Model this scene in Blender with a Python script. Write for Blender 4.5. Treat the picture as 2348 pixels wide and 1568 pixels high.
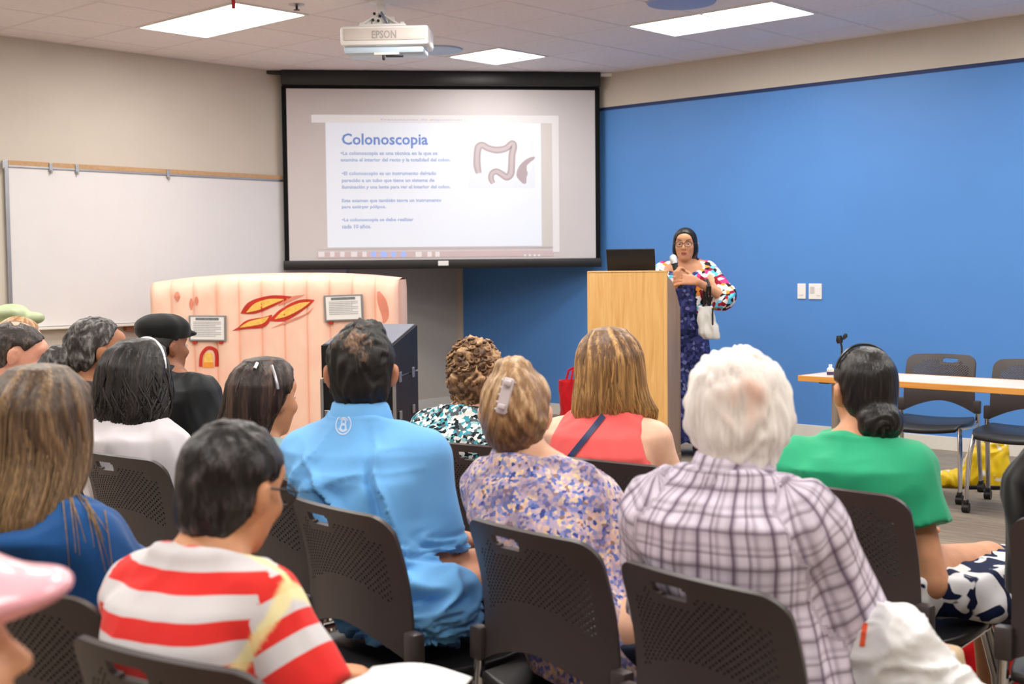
import bpy, bmesh, math, random
import numpy as np
from mathutils import Matrix, Vector, noise as mnoise

random.seed(7); RNG = np.random.default_rng(7)
for o in list(bpy.data.objects): bpy.data.objects.remove(o)
SC = bpy.context.scene
COL = SC.collection

# ------------------------------------------------------------------ camera
HC = 1.36                       # camera height (m)
FPX = 2938.34                   # focal length for a 2348 px wide frame
PITCH, ROLL = math.radians(3.2778), math.radians(0.5824)
_X = np.array([1, 0, 0.]); FWD = np.array([0, math.cos(PITCH), -math.sin(PITCH)])
_U = np.array([0, math.sin(PITCH), math.cos(PITCH)])
CR = _X*math.cos(ROLL) - _U*math.sin(ROLL); CU = _X*math.sin(ROLL) + _U*math.cos(ROLL)
CAM = np.array([0, 0, HC])
cam_d = bpy.data.cameras.new('camera'); cam = bpy.data.objects.new('camera', cam_d); COL.objects.link(cam)
cam.matrix_world = Matrix(((CR[0], CU[0], -FWD[0], 0), (CR[1], CU[1], -FWD[1], 0), (CR[2], CU[2], -FWD[2], HC), (0, 0, 0, 1)))
cam_d.sensor_width = 36; cam_d.lens = FPX/2348*36; cam_d.clip_end = 60
cam_d.dof.use_dof = True; cam_d.dof.focus_distance = 5.2; cam_d.dof.aperture_fstop = 4.8
SC.camera = cam

# ------------------------------------------------------------------ world, exposure, light levels
wd = bpy.data.worlds.new('world'); SC.world = wd; wd.use_nodes = True
wd.node_tree.nodes['Background'].inputs[0].default_value = (0.9, 0.92, 1, 1)
wd.node_tree.nodes['Background'].inputs[1].default_value = 0.25
SC.view_settings.view_transform = 'Standard'; SC.view_settings.look = 'None'
SC.view_settings.exposure = 0.0; SC.view_settings.gamma = 1.0
SC.view_settings.use_curve_mapping = False
LAMP = 21.5                      # ceiling panel emission
SC.cycles.max_bounces = 6; SC.cycles.diffuse_bounces = 4; SC.cycles.glossy_bounces = 2; SC.cycles.adaptive_threshold = 0.02
SC.cycles.sample_clamp_indirect = 6.0; SC.cycles.caustics_reflective = False; SC.cycles.caustics_refractive = False

# ------------------------------------------------------------------ geometry of the view and the room
def ray(px, py): return CR*((px-1174)/FPX) + CU*((784-py)/FPX) + FWD
def at(px, py, d): return CAM + ray(px, py)*d
def atz(px, py, z):
    q = ray(px, py); return CAM + q*((z-HC)/q[2])
CN = np.array([-0.527, 12.731, 0.])              # the corner of the room
D1 = np.array([0.7334, -0.6798, 0.]); D2 = np.array([-0.6798, -0.7334, 0.])   # along the two walls
CEIL = 3.078; ROOM = 10.6
def room(s, t, z=0.): return CN + D1*s + D2*t + np.array([0, 0, z])
ROOM_YAW = math.atan2(D1[1], D1[0])
ROOM_M = Matrix.Translation(Vector(CN)) @ Matrix.Rotation(ROOM_YAW, 4, 'Z')   # local x = s, local -y = t
def onplane(px, py, P0, n):
    q = ray(px, py); return CAM + q*(((P0-CAM)@n)/(q@n))

# ------------------------------------------------------------------ materials
def lin(c):
    out = []
    for v in c[:3]:
        v = v/255.0
        out.append(v/12.92 if v <= 0.04045 else ((v+0.055)/1.055)**2.4)
    return (*out, 1.0)
class NT:
    def __init__(s, name):
        s.m = bpy.data.materials.new(name); s.m.use_nodes = True
        s.t = s.m.node_tree; s.n = s.t.nodes; s.b = s.n['Principled BSDF']
    def node(s, kind, **kw):
        x = s.n.new(kind)
        for k, v in kw.items():
            if k.startswith('i_'):
                key = k[2:]; key = int(key) if key.isdigit() else key.replace('_', ' ')
                x.inputs[key].default_value = v
            else: setattr(x, k, v)
        return x
    def link(s, a, b): s.t.links.new(a, b)
    def coord(s, scale=(1, 1, 1), rot=(0, 0, 0), kind='Object', loc=(0, 0, 0)):
        tc = s.node('ShaderNodeTexCoord'); mp = s.node('ShaderNodeMapping')
        mp.inputs['Scale'].default_value = scale; mp.inputs['Rotation'].default_value = rot; mp.inputs['Location'].default_value = loc
        s.link(tc.outputs[kind], mp.inputs[0]); return mp.outputs[0]
    def noise(s, vec, scale=5, detail=4, rough=.5, dist=0):
        x = s.node('ShaderNodeTexNoise'); x.inputs['Scale'].default_value = scale; x.inputs['Detail'].default_value = detail
        x.inputs['Roughness'].default_value = rough; x.inputs['Distortion'].default_value = dist
        if vec is not None: s.link(vec, x.inputs['Vector'])
        return x.outputs['Fac']
    def ramp(s, fac, stops, interp='LINEAR'):
        x = s.node('ShaderNodeValToRGB'); r = x.color_ramp; r.interpolation = interp
        while len(r.elements) < len(stops): r.elements.new(0.5)
        for e, (p, c) in zip(r.elements, stops): e.position = p; e.color = c
        s.link(fac, x.inputs[0]); return x.outputs[0]
    def mix(s, fac, a, b, mode='MIX'):
        x = s.node('ShaderNodeMix', data_type='RGBA', blend_type=mode)
        for i, v in ((0, fac), (6, a), (7, b)):
            if hasattr(v, 'is_linked') or isinstance(v, bpy.types.NodeSocket): s.link(v, x.inputs[i])
            else: x.inputs[i].default_value = v
        return x.outputs[2]
    def math(s, op, a, b=0.0, c=None):
        x = s.node('ShaderNodeMath', operation=op)
        for i, v in enumerate((a, b) if c is None else (a, b, c)):
            if isinstance(v, bpy.types.NodeSocket): s.link(v, x.inputs[i])
            else: x.inputs[i].default_value = v
        return x.outputs[0]
    def attr(s, name):
        x = s.node('ShaderNodeAttribute', attribute_name=name); return x.outputs['Fac']
    def bump(s, h, strength=.3, dist=.002):
        x = s.node('ShaderNodeBump'); x.inputs['Strength'].default_value = strength; x.inputs['Distance'].default_value = dist
        s.link(h, x.inputs['Height']); s.link(x.outputs[0], s.b.inputs['Normal'])
    def col(s, v):
        if isinstance(v, bpy.types.NodeSocket): s.link(v, s.b.inputs['Base Color'])
        else: s.b.inputs['Base Color'].default_value = v
    def set(s, rough=None, metal=None, spec=None, coat=None, sheen=None, trans=None, sss=None):
        b = s.b.inputs
        if rough is not None: b['Roughness'].default_value = rough
        if metal is not None: b['Metallic'].default_value = metal
        if spec is not None: b['Specular IOR Level'].default_value = spec
        if coat is not None: b['Coat Weight'].default_value = coat
        if sheen is not None: b['Sheen Weight'].default_value = sheen
        if trans is not None: b['Transmission Weight'].default_value = trans
        return s
MATS = {}
def plain(name, c, rough=.5, metal=0, spec=.5, var=.06, vscale=6, bump=0, bscale=200, coat=0, sheen=None, bdist=.002):
    """One colour with a little unevenness and an optional fine relief."""
    if name in MATS: return MATS[name]
    k = NT(name); base = lin(c)
    v = k.coord()
    n = k.noise(v, vscale, 3)
    dk = tuple(x*(1-var) for x in base[:3]) + (1,); lt = tuple(min(1, x*(1+var)) for x in base[:3]) + (1,)
    k.col(k.ramp(n, [(.3, dk), (.7, lt)]))
    k.set(rough, metal, spec, coat, sheen)
    if bump: k.bump(k.noise(k.coord(), bscale, 2), bump, bdist)
    MATS[name] = k.m; return k.m
def glow(name, c, strength, base=(230, 230, 232)):
    if name in MATS: return MATS[name]
    k = NT(name); k.col(lin(base)); k.set(.8, 0, .2)
    n = k.noise(k.coord(), 3, 2)
    a = lin(c); b2 = tuple(x*.97 for x in a[:3])+(1,)
    k.link(k.ramp(n, [(.3, b2), (.7, a)]), k.b.inputs['Emission Color'])
    k.b.inputs['Emission Strength'].default_value = strength
    MATS[name] = k.m; return k.m

# ------------------------------------------------------------------ mesh helpers
class MB:
    """Collects boxes, bars, tubes and lathes into one mesh."""
    def __init__(s): s.v = []; s.f = []
    def add(s, vs, fs, M=None):
        n = len(s.v)
        if M is not None: vs = [tuple(M @ Vector(p)) for p in vs]
        s.v += [tuple(p) for p in vs]; s.f += [tuple(i+n for i in f) for f in fs]; return s
    def box(s, c, d, b=0.0, M=None):
        hx, hy, hz = d[0]/2, d[1]/2, d[2]/2
        if b <= 0:
            vs = [(c[0]+x*hx, c[1]+y*hy, c[2]+z*hz) for z in (-1, 1) for y in (-1, 1) for x in (-1, 1)]
            return s.add(vs, [(0, 2, 3, 1), (4, 5, 7, 6), (0, 1, 5, 4), (2, 6, 7, 3), (0, 4, 6, 2), (1, 3, 7, 5)], M)
        b = min(b, hx*.9, hy*.9, hz*.9)
        bm = bmesh.new(); bmesh.ops.create_cube(bm, size=1)
        bmesh.ops.scale(bm, vec=d, verts=bm.verts)
        bmesh.ops.bevel(bm, geom=bm.edges[:], offset=b, segments=2, profile=.5, affect='EDGES')
        bmesh.ops.translate(bm, vec=c, verts=bm.verts)
        s.bm(bm, M); return s
    def bm(s, bm, M=None):
        bm.verts.index_update()
        s.add([v.co.copy() for v in bm.verts], [[v.index for v in f.verts] for f in bm.faces], M); bm.free(); return s
    def tube(s, pts, r, n=8, cap=True, M=None, flat=1.0):
        pts = [Vector(p) for p in pts]; rs = r if hasattr(r, '__len__') else [r]*len(pts)
        t0 = (pts[1]-pts[0]).normalized(); up = Vector((0, 0, 1)) if abs(t0.z) < .9 else Vector((0, 1, 0))
        a = t0.cross(up).normalized(); vs = []; fs = []
        for i, p in enumerate(pts):
            t = (pts[min(i+1, len(pts)-1)]-pts[max(i-1, 0)]).normalized()
            a = (a - t*a.dot(t)).normalized(); b = t.cross(a)
            for k in range(n):
                th = 2*math.pi*k/n; vs.append(p + a*math.cos(th)*rs[i] + b*math.sin(th)*rs[i]*flat)
        for i in range(len(pts)-1):
            for k in range(n):
                k2 = (k+1) % n; fs.append((i*n+k, i*n+k2, (i+1)*n+k2, (i+1)*n+k))
        if cap: fs.append(tuple(range(n-1, -1, -1))); fs.append(tuple((len(pts)-1)*n+k for k in range(n)))
        return s.add(vs, fs, M)
    def lathe(s, prof, n=24, c=(0, 0, 0), M=None):
        vs = []; fs = []
        for (r, z) in prof:
            for k in range(n):
                th = 2*math.pi*k/n; vs.append((c[0]+r*math.cos(th), c[1]+r*math.sin(th), c[2]+z))
        for i in range(len(prof)-1):
            for k in range(n):
                k2 = (k+1) % n; fs.append((i*n+k, i*n+k2, (i+1)*n+k2, (i+1)*n+k))
        fs.append(tuple(range(n-1, -1, -1))); fs.append(tuple((len(prof)-1)*n+k for k in range(n)))
        return s.add(vs, fs, M)
    def prism(s, poly, y0, y1, M=None):
        """Polygon in the xz plane extruded from y0 to y1."""
        n = len(poly); vs = [(x, y0, z) for x, z in poly] + [(x, y1, z) for x, z in poly]
        fs = [tuple(range(n)), tuple(range(2*n-1, n-1, -1))]
        for i in range(n):
            j = (i+1) % n; fs.append((i, i+n, j+n, j))
        return s.add(vs, fs, M)
    def build(s, name, mat, parent=None, smooth=False, angle=35):
        me = bpy.data.meshes.new(name); me.from_pydata([tuple(p) for p in s.v], [], s.f); me.validate()
        bm = bmesh.new(); bm.from_mesh(me); bmesh.ops.recalc_face_normals(bm, faces=bm.faces[:]); bm.to_mesh(me); bm.free()
        return link(name, me, mat, parent, smooth, angle)
def link(name, me, mat, parent=None, smooth=False, angle=35):
    if mat is not None and not me.materials: me.materials.append(mat)
    if smooth:
        me.polygons.foreach_set('use_smooth', [True]*len(me.polygons))
        if angle < 180: me.set_sharp_from_angle(angle=math.radians(angle))
    o = bpy.data.objects.new(name, me); COL.objects.link(o)
    if parent is not None: o.parent = parent
    return o
def tag(o, label=None, cat=None, group=None, kind=None):
    if label: o['label'] = label
    if cat: o['category'] = cat
    if group: o['group'] = group
    if kind: o['kind'] = kind
    return o
def thing(name, label, cat, loc=(0, 0, 0), yaw=0.0, group=None):
    o = bpy.data.objects.new(name, None); COL.objects.link(o); o.empty_display_size = .1
    o.location = loc; o.rotation_euler = (0, 0, yaw)
    return tag(o, label, cat, group)
def baked(ob):
    """Mesh with the object's modifiers applied."""
    dg = bpy.context.evaluated_depsgraph_get(); me = bpy.data.meshes.new_from_object(ob.evaluated_get(dg)); return me
def dup_part(o, parent, loc=None):
    c = o.copy(); COL.objects.link(c); c.parent = parent
    if loc is not None: c.location = loc
    return c
def dup_tree(root):
    r = root.copy(); COL.objects.link(r)
    for ch in list(root.children):
        c = ch.copy(); COL.objects.link(c); c.parent = r
        for g in list(ch.children):
            d = g.copy(); COL.objects.link(d); d.parent = c
    return r
# ------------------------------------------------------------------ the room
m_beige = plain('beige wall paint', (203, 194, 182), .75, spec=.25, var=.02, vscale=3, bump=.15, bscale=400)
m_blue = plain('blue wall paint', (82, 139, 210), .5, spec=.45, var=.02, vscale=2, bump=.12, bscale=350)
m_white_trim = plain('white baseboard', (226, 222, 214), .5, var=.02)
m_tile = plain('ceiling tile', (238, 231, 231), .95, spec=.1, var=.03, vscale=30, bump=.35, bscale=260)
m_grid = plain('ceiling grid metal', (226, 219, 218), .6, spec=.2, var=.02)
m_black = plain('black plastic', (20, 20, 22), .4, var=.15)
m_blackmatte = plain('black matte', (14, 14, 15), .8, spec=.2, var=.15)
m_chrome = plain('chrome tube', (205, 205, 208), .16, metal=1, var=.03)
m_steel = plain('satin aluminium', (178, 178, 180), .35, metal=1, var=.04)
m_white = plain('white plastic', (238, 236, 234), .4, var=.02)

def carpet():
    k = NT('striped carpet')
    v = k.coord((2.2, 62, 1)); n1 = k.noise(v, 1.0, 3, .6)
    v2 = k.coord((9, 150, 1)); n2 = k.noise(v2, 1.0, 2, .5)
    f = k.math('MULTIPLY_ADD', n2, .35, k.math('MULTIPLY', n1, .65))
    c = k.ramp(f, [(.34, lin((92, 82, 73))), (.48, lin((136, 123, 109))), (.62, lin((172, 157, 139)))])
    fine = k.noise(k.coord((260, 260, 260)), 1, 2)
    k.col(k.mix(.35, c, k.ramp(fine, [(.3, lin((98, 88, 78))), (.7, lin((172, 158, 141)))]), 'MIX'))
    k.set(.95, 0, .1, sheen=.1); k.bump(fine, .5, .004); return k.m

def rbox(mb, s0, s1, t0, t1, z0, z1, b=0):   # room box: x = s, y = -t
    return mb.box(((s0+s1)/2, -(t0+t1)/2, (z0+z1)/2), (s1-s0, t1-t0, z1-z0), b)
def structure(name, mb, mat):
    o = mb.build(name, mat); o.matrix_world = ROOM_M; o['kind'] = 'structure'; return o

structure('floor', rbox(MB(), -.15, ROOM+.15, -.15, ROOM+.15, -.12, 0), carpet())
w_left = structure('wall_left', rbox(MB(), -.12, 0, -.12, ROOM, 0, CEIL+.1), m_beige)
w_right = structure('wall_right', rbox(MB(), 0, ROOM, -.15, -.016, 0, CEIL+.1), m_blue)
o = rbox(MB(), .05, ROOM, -.016, 0, 2.778, CEIL+.02).build('upper_band', m_beige, w_right); o['label'] = 'beige band above the blue paint'
o = rbox(MB(), 0, .05, -.016, 0, 0, CEIL+.02).build('corner_strip', m_beige, w_right); o['label'] = 'beige strip in the corner of the room'
o = rbox(MB(), .05, ROOM, -.017, -.010, 2.752, 2.778).build('band_shade_strip', plain('navy band shade', (24, 46, 98), .6), w_right); o['label'] = 'dark navy strip standing for shade under the beige band'  # dark strip added for the shadow line the projecting band hardly casts
structure('wall_back', rbox(MB(), 0, ROOM, ROOM, ROOM+.12, 0, CEIL+.1), m_beige)
structure('wall_front', rbox(MB(), ROOM, ROOM+.12, -.12, ROOM+.12, 0, CEIL+.1), m_beige)
bl = MB(); rbox(bl, 0, .013, .0, ROOM, 0, .102, .003); structure('baseboard_left', bl, m_white_trim)
br = MB(); rbox(br, .013, ROOM, -.016, -.003, 0, .102, .003); structure('baseboard_right', br, m_white_trim)

# ceiling: slab, grid bars and 2 x 2 ft tiles; panel lights take the place of tiles
S0, T0, P = 2.15-.61*4, 1.05-.61*2, .61          # a grid line in s and in t
ceiling = structure('ceiling', rbox(MB(), -.12, ROOM+.12, -.12, ROOM+.12, CEIL+.06, CEIL+.16), m_tile)
lights = [(1.54, 1.05, 1)]
for s in (.93, 3.37, 5.81, 8.25):
    for t in (1.05, 3.49, 5.93, 8.37):
        if (s, t) != (.93, 1.05): lights.append((s, t, 2))
taken = set()
for s, t, n in lights:
    for k in range(n): taken.add((round((s-S0)/P)+k, round((t-T0)/P)))
ns, nt_ = int((ROOM-S0)/P)+1, int((ROOM-T0)/P)+1
tm = MB().box((0, 0, 0), (P-.024, P-.024, .02), .006)
tile_me = None; far = MB()
for i in range(ns):
    for j in range(nt_):
        if (i, j) in taken: continue
        s, t = S0+P*(i+.5), T0+P*(j+.5)
        a, b2 = max(s-P/2, 0), min(s+P/2, ROOM); c, d = max(t-P/2, 0), min(t+P/2, ROOM)
        if b2-a < .05 or d-c < .05: continue
        whole = b2-a > P-.001 and d-c > P-.001
        if not (s < 6 and t < 5.2):
            rbox(far, a+.012, b2-.012, c+.012, d-.012, CEIL-.002, CEIL+.02); continue
        if whole and tile_me is not None:
            o = bpy.data.objects.new('ceiling_tile', tile_me); COL.objects.link(o); o.parent = ceiling; o.location = (s, -t, CEIL+.006)
        elif whole:
            o = tm.build('ceiling_tile', m_tile, ceiling); tile_me = o.data; o.location = (s, -t, CEIL+.006)
        else:
            rbox(MB(), a+.012, b2-.012, c+.012, d-.012, CEIL-.004, CEIL+.016, .006).build('ceiling_tile', m_tile, ceiling)
o = far.build('tile_field', m_tile, ceiling); o['kind'] = 'stuff'
for i in range(1, ns):
    s = S0+P*i
    if 0 < s < ROOM: rbox(MB(), s-.012, s+.012, 0, ROOM, CEIL-.001, CEIL+.02).build('grid_bar', m_grid, ceiling)
for j in range(1, nt_):
    t = T0+P*j
    if 0 < t < ROOM: rbox(MB(), 0, ROOM, t-.012, t+.012, CEIL-.0015, CEIL+.02).build('grid_bar', m_grid, ceiling)
# wall angle along the two visible walls
rbox(MB(), 0, .022, 0, ROOM, CEIL-.006, CEIL+.01).build('wall_angle', m_grid, ceiling)
rbox(MB(), 0, ROOM, 0, .022, CEIL-.006, CEIL+.01).build('wall_angle', m_grid, ceiling)

m_lamp = glow('panel light diffuser', (255, 252, 246), LAMP)
m_lampframe = plain('white lamp frame', (235, 233, 230), .5)
labels = {(.93, 3.49): 'lit ceiling panel light nearest the whiteboard wall, beyond the projector pole', (1.54, 1.05): 'small square lit ceiling light just above the projection screen',
          (3.37, 1.05): 'long lit ceiling panel light close to the blue wall'}
for s, t, n in lights:
    p = room(s+P*n/2, t+P/2, CEIL)
    lab = labels.get((s, t)); grp = None
    if lab is None: lab = 'lit rectangular ceiling panel light over the audience'; grp = 'ceiling panel lights over the audience'
    r = thing('ceiling_light', lab, 'light', p, ROOM_YAW, grp)
    w, d = P*n-.026, P-.026
    fr = MB()
    for x in (-1, 1): fr.box((x*(w/2-.01), 0, .004), (.02, d, .028), .003)
    for y in (-1, 1): fr.box((0, y*(d/2-.01), .004), (w-.04, .02, .028), .003)
    fr.build('frame', m_lampframe, r)
    MB().box((0, 0, .0065), (w-.042, d-.042, .008)).build('diffuser', m_lamp, r)

# round pale blue ceiling speakers
m_paleblue = plain('pale blue disc', (178, 200, 226), .5, var=.03)
m_lav = plain('lavender disc', (150, 164, 206), .5, var=.03)
for px, py, R, mt, lab in ((1004, 112, .195, m_paleblue, 'pale blue round ceiling speaker half hidden by the projector'),
                           (1562, 2, .225, m_lav, 'lavender blue round ceiling speaker beside the long panel light')):
    p = atz(px, py, CEIL); r = thing('ceiling_speaker', lab, 'speaker', p, 0)
    MB().lathe([(R*.9, 0), (R, -.006), (R*.97, -.016), (R*.88, -.02)], 40).build('rim', mt, r, True)
    MB().lathe([(R*.86, -.012), (R*.86, -.021), (R*.4, -.028), (.02, -.03)], 40).build('grille', mt, r, True)
# small sprinkler and a dark detector on the ceiling
for px, py, lab in ((680, 9, 'small silver ceiling sprinkler beside the left panel light'.replace('left ', 'brightest ')),):
    p = atz(px, py, CEIL); r = thing('ceiling_sprinkler', 'small dark and silver sprinkler head on the ceiling near the projector pole', 'sprinkler', p)
    MB().lathe([(.05, 0), (.052, -.006), (.03, -.012), (.012, -.014)], 20).build('escutcheon', m_steel, r, True)
    MB().lathe([(.008, -.012), (.008, -.035), (.02, -.037), (.02, -.041)], 12).build('deflector', m_black, r, True)
p = atz(535, 4, CEIL); r = thing('ceiling_rod', 'thin red rod hanging from the ceiling in front of a panel light', 'rod', atz(535, -8, CEIL))
m_red = plain('red plastic', (190, 25, 30), .45)
MB().tube([(0, 0, 0), (0, 0, -.075)], .012, 10).build('rod', m_red, r, True)
MB().lathe([(.03, 0), (.03, -.008), (.014, -.012)], 16).build('mount_plate', m_red, r, True)

# ------------------------------------------------------------------ whiteboard on the beige wall
m_wb = plain('whiteboard enamel', (222, 219, 219), .28, spec=.5, var=.01)
m_cork = plain('tan map rail cork', (186, 150, 112), .8, var=.1, vscale=40)
m_wood_tray = plain('brown tray lip', (150, 92, 60), .5, var=.1)
WT0, WT1, WZ0, WZ1 = 1.45, 4.6, .965, 2.143
wb = thing('whiteboard', 'long white dry erase board on the beige wall', 'whiteboard', room(0, 0, 0), ROOM_YAW)
rbox(MB(), .004, .02, WT0, WT1, WZ0, WZ1, .002).build('board', m_wb, wb)
rbox(MB(), .002, .026, WT0, WT1, WZ1, WZ1+.038, .003).build('map_rail', m_cork, wb)
rbox(MB(), .002, .03, WT0, WT1, WZ1-.012, WZ1+.002, .002).build('frame_bar', m_steel, wb)
rbox(MB(), .002, .028, WT1, WT1+.028, WZ0-.02, WZ1+.04, .003).build('frame_bar', m_steel, wb)
rbox(MB(), .002, .028, WT0-.028, WT0, WZ0-.02, WZ1+.04, .003).build('frame_bar', m_steel, wb)
rbox(MB(), .002, .075, WT0, WT1, WZ0-.022, WZ0-.004, .003).build('marker_tray', m_white_trim, wb)
rbox(MB(), .002, .05, WT0, WT1-.9, WZ0-.06, WZ0-.024, .003).build('tray_lip', m_wood_tray, wb)
WBN = D1; 
for px in (5, 112, 172, 381):
    q = onplane(px, 380+.0541*(px-15), room(.0, 0), D1); t = (q-CN) @ D2
    c = MB(); rbox(c, .02, .036, t-.014, t+.014, WZ1-.03, WZ1+.034, .003); rbox(c, .03, .048, t-.006, t+.006, WZ1-.045, WZ1-.015, .003)
    c.build('rail_clip', m_steel, wb)

# ------------------------------------------------------------------ projection screen across the corner
A = onplane(641, 300, room(.03, 0), D1)[:2]; B = onplane(1381, 300, room(0, .03), D2)[:2]
A = np.array([*A, 0]); B = np.array([*B, 0])
SX = (B-A)/np.linalg.norm(B-A); SN = np.array([SX[1], -SX[0], 0.])    # SN faces the audience
SCR_M0 = (A+B)/2 + SN*.02
scr_yaw = math.atan2(SX[1], SX[0])
scr = thing('projection_screen', 'black framed pull down projection screen hung across the room corner', 'screen', SCR_M0, scr_yaw)
def sp(px, py, off=0.0):
    """pixel on the screen plane -> local x, z"""
    P = onplane(px, py, SCR_M0 + SN*off, SN) - SCR_M0; return P @ SX, P[2]
HW = np.linalg.norm(B-A)/2
zc = sp(1010, 199)[1]
case = MB().box((0, .0, (zc+CEIL)/2+.0), (2*HW-.05, .13, CEIL-zc-.006), .012)
case.build('case', m_black, scr, True)
for x in (-1, 1):
    MB().box((x*(HW+.02), 0.0, CEIL-.022), (.16, .05, .03), .004).build('ceiling_bracket', m_black if x < 0 else m_white, scr)
x0, z1 = sp(648, 205); x1, z0 = sp(1377, 598); xb0, _ = sp(650, 600)
x0 = (x0+xb0)/2
fab = MB().box(((x0+x1)/2, .0, (zc+z0)/2), (x1-x0, .004, zc-z0)); fab.build('fabric_border', m_blackmatte, scr)
wx0, wz1 = sp(656, 203); wx1, wz0 = sp(1366, 597)
m_scr = plain('grey white screen surface', (212, 206, 207), .6, spec=.25, var=.01)
MB().box(((wx0+wx1)/2, -.004, (wz0+wz1)/2), (wx1-wx0, .003, wz1-wz0)).build('screen_surface', m_scr, scr)
bx0, bz1 = sp(650, 598); bx1, bz0 = sp(1379, 612)
MB().box(((bx0+bx1)/2, -.004, (bz0+bz1)/2), (bx1-bx0, .035, bz1-bz0), .008).build('bottom_bar', m_black, scr, True)
tx0, tz1 = sp(1004, 598); tx1, tz0 = sp(1028, 609)
pt = MB().box(((tx0+tx1)/2, -.026, (tz0+tz1)/2), (tx1-tx0, .012, tz1-tz0), .004)
pt.build('pull_tab', m_white, scr)

# the picture thrown on it
PG = .30
g_page = glow('projected white page', (232, 240, 255), PG*1.15, (204, 207, 214))
g_bar = glow('projected white bar', (255, 250, 250), PG*1.0, (196, 192, 194))
g_grey = glow('projected grey', (200, 196, 196), .02, (214, 208, 206))
g_title = glow('projected blue lettering', (130, 160, 222), .20, (112, 138, 196))
g_text = glow('projected pale lettering', (178, 196, 230), .26, (150, 164, 194))
g_pink = glow('projected pink strip', (225, 200, 205), .10, (200, 182, 184))
g_colon = glow('projected brown drawing', (190, 172, 178), .16, (170, 156, 160))
g_icon = glow('projected blue icon', (120, 150, 245), .4, (160, 180, 235))
def quad(px0, py0, px1, py1, y, th=.002):
    a, c = sp(px0, py1, .01); b_, d = sp(px1, py0, .01)
    return ((a+b_)/2, y, (c+d)/2), (b_-a, th, d-c)
def slab(name, px0, py0, px1, py1, y, mat):
    c, d = quad(px0, py0, px1, py1, y); return MB().box(c, d).build(name, mat, scr)
slab('slide_grey_strip', 1236, 283, 1278, 566, -.0070, g_grey)  # plain grey strip along the side of the page
slab('slide_page', 751, 278, 1240, 568, -.0075, g_page)
slab('title_strip', 714, 265, 1281, 281, -.0085, g_bar)
slab('side_strip', 1268, 280, 1281, 578, -.0084, g_bar)
slab('page_edge', 751, 562, 1232, 566, -.0086, g_bar)
slab('status_strip', 728, 567, 1266, 572, -.0084, g_pink)
slab('task_bar', 726, 574, 1270, 592, -.0080, g_pink)
for i, px in enumerate((737, 762, 785, 812, 836, 857, 880, 902, 925, 960, 985, 1003)):
    slab('task_icon', px-(5 if i % 3 else 7), 577, px+(5 if i % 3 else 7), 589, -.0095, g_icon if 4 < i < 9 else g_bar)
for px in (1204, 1215, 1226, 1236): slab('tray_icon', px-2.5, 583, px+2.5, 588, -.0095, g_bar)
slab('picture_ground', 1074, 324, 1226, 432, -.0088, glow('projected pale picture ground', (230, 236, 246), PG*1.1, (198, 202, 208)))
def text_mesh(body, fit, y, name, mat, parent, M=None, bold=0.0):
    """Flat lettering fitted to local x0, z0, x1, z1."""
    cu = bpy.data.curves.new('txt', 'FONT'); cu.body = body; cu.size = 1; cu.resolution_u = 2; cu.offset = bold; cu.extrude = 0.0
    ob = bpy.data.objects.new('txt', cu); COL.objects.link(ob); bpy.context.view_layer.update()
    me = baked(ob); bpy.data.objects.remove(ob)
    n = len(me.vertices); co = np.empty(n*3); me.vertices.foreach_get('co', co); co = co.reshape(-1, 3)
    lo, hi = co.min(0), co.max(0); x0, z0, x1, z1 = fit
    out = np.zeros_like(co); out[:, 0] = x0 + (co[:, 0]-lo[0])/(hi[0]-lo[0])*(x1-x0); out[:, 2] = z0 + (co[:, 1]-lo[1])/(hi[1]-lo[1])*(z1-z0); out[:, 1] = y
    me.vertices.foreach_set('co', out.ravel()); me.materials.clear()
    o = link(name, me, mat, parent)
    if M is not None: o.matrix_local = M
    return o
def slide_text(body, px0, py0, px1, py1, name, mat, bold=0.0):
    a, c = sp(px0, py1, .01); b_, d = sp(px1, py0, .01)
    return text_mesh(body, (a, c, b_, d), -.0105, name, mat, scr, bold=bold)
o = slide_text('Colonoscopia', 784, 306, 981, 340, 'slide_title', g_title, .02); o['label'] = 'blue title reading Colonoscopia'
for body, a, b_, c, d in (('\u2022La colonoscopia es una t\u00e9cnica en la que se', 781, 347, 1003, 358), ('examina el interior del recto y la totalidad del colon.', 781, 362, 1033, 373),
        ('\u2022El colonoscopio es un instrumento delgado', 784, 393, 1000, 404), ('parecido a un tubo que tiene un sistema de', 784, 409, 996, 420), ('iluminaci\u00f3n y una lente para ver el interior del colon.', 784, 424, 1033, 435),
        ('Este examen que tambi\u00e9n tenga un instrumento', 784, 455, 1012, 466), ('para extirpar p\u00f3lipos.', 784, 470, 885, 480),
        ('\u2022La colonoscopia se debe realizar', 784, 499, 948, 510), ('cada 10 a\u00f1os.', 784, 514, 851, 524)):
    slide_text(body, a, b_, c, d, 'slide_line', g_text, .03)
slide_text('Presentaci\u00f3n de diapositivas', 874, 273, 1060, 277, 'slide_line', g_text)
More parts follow.
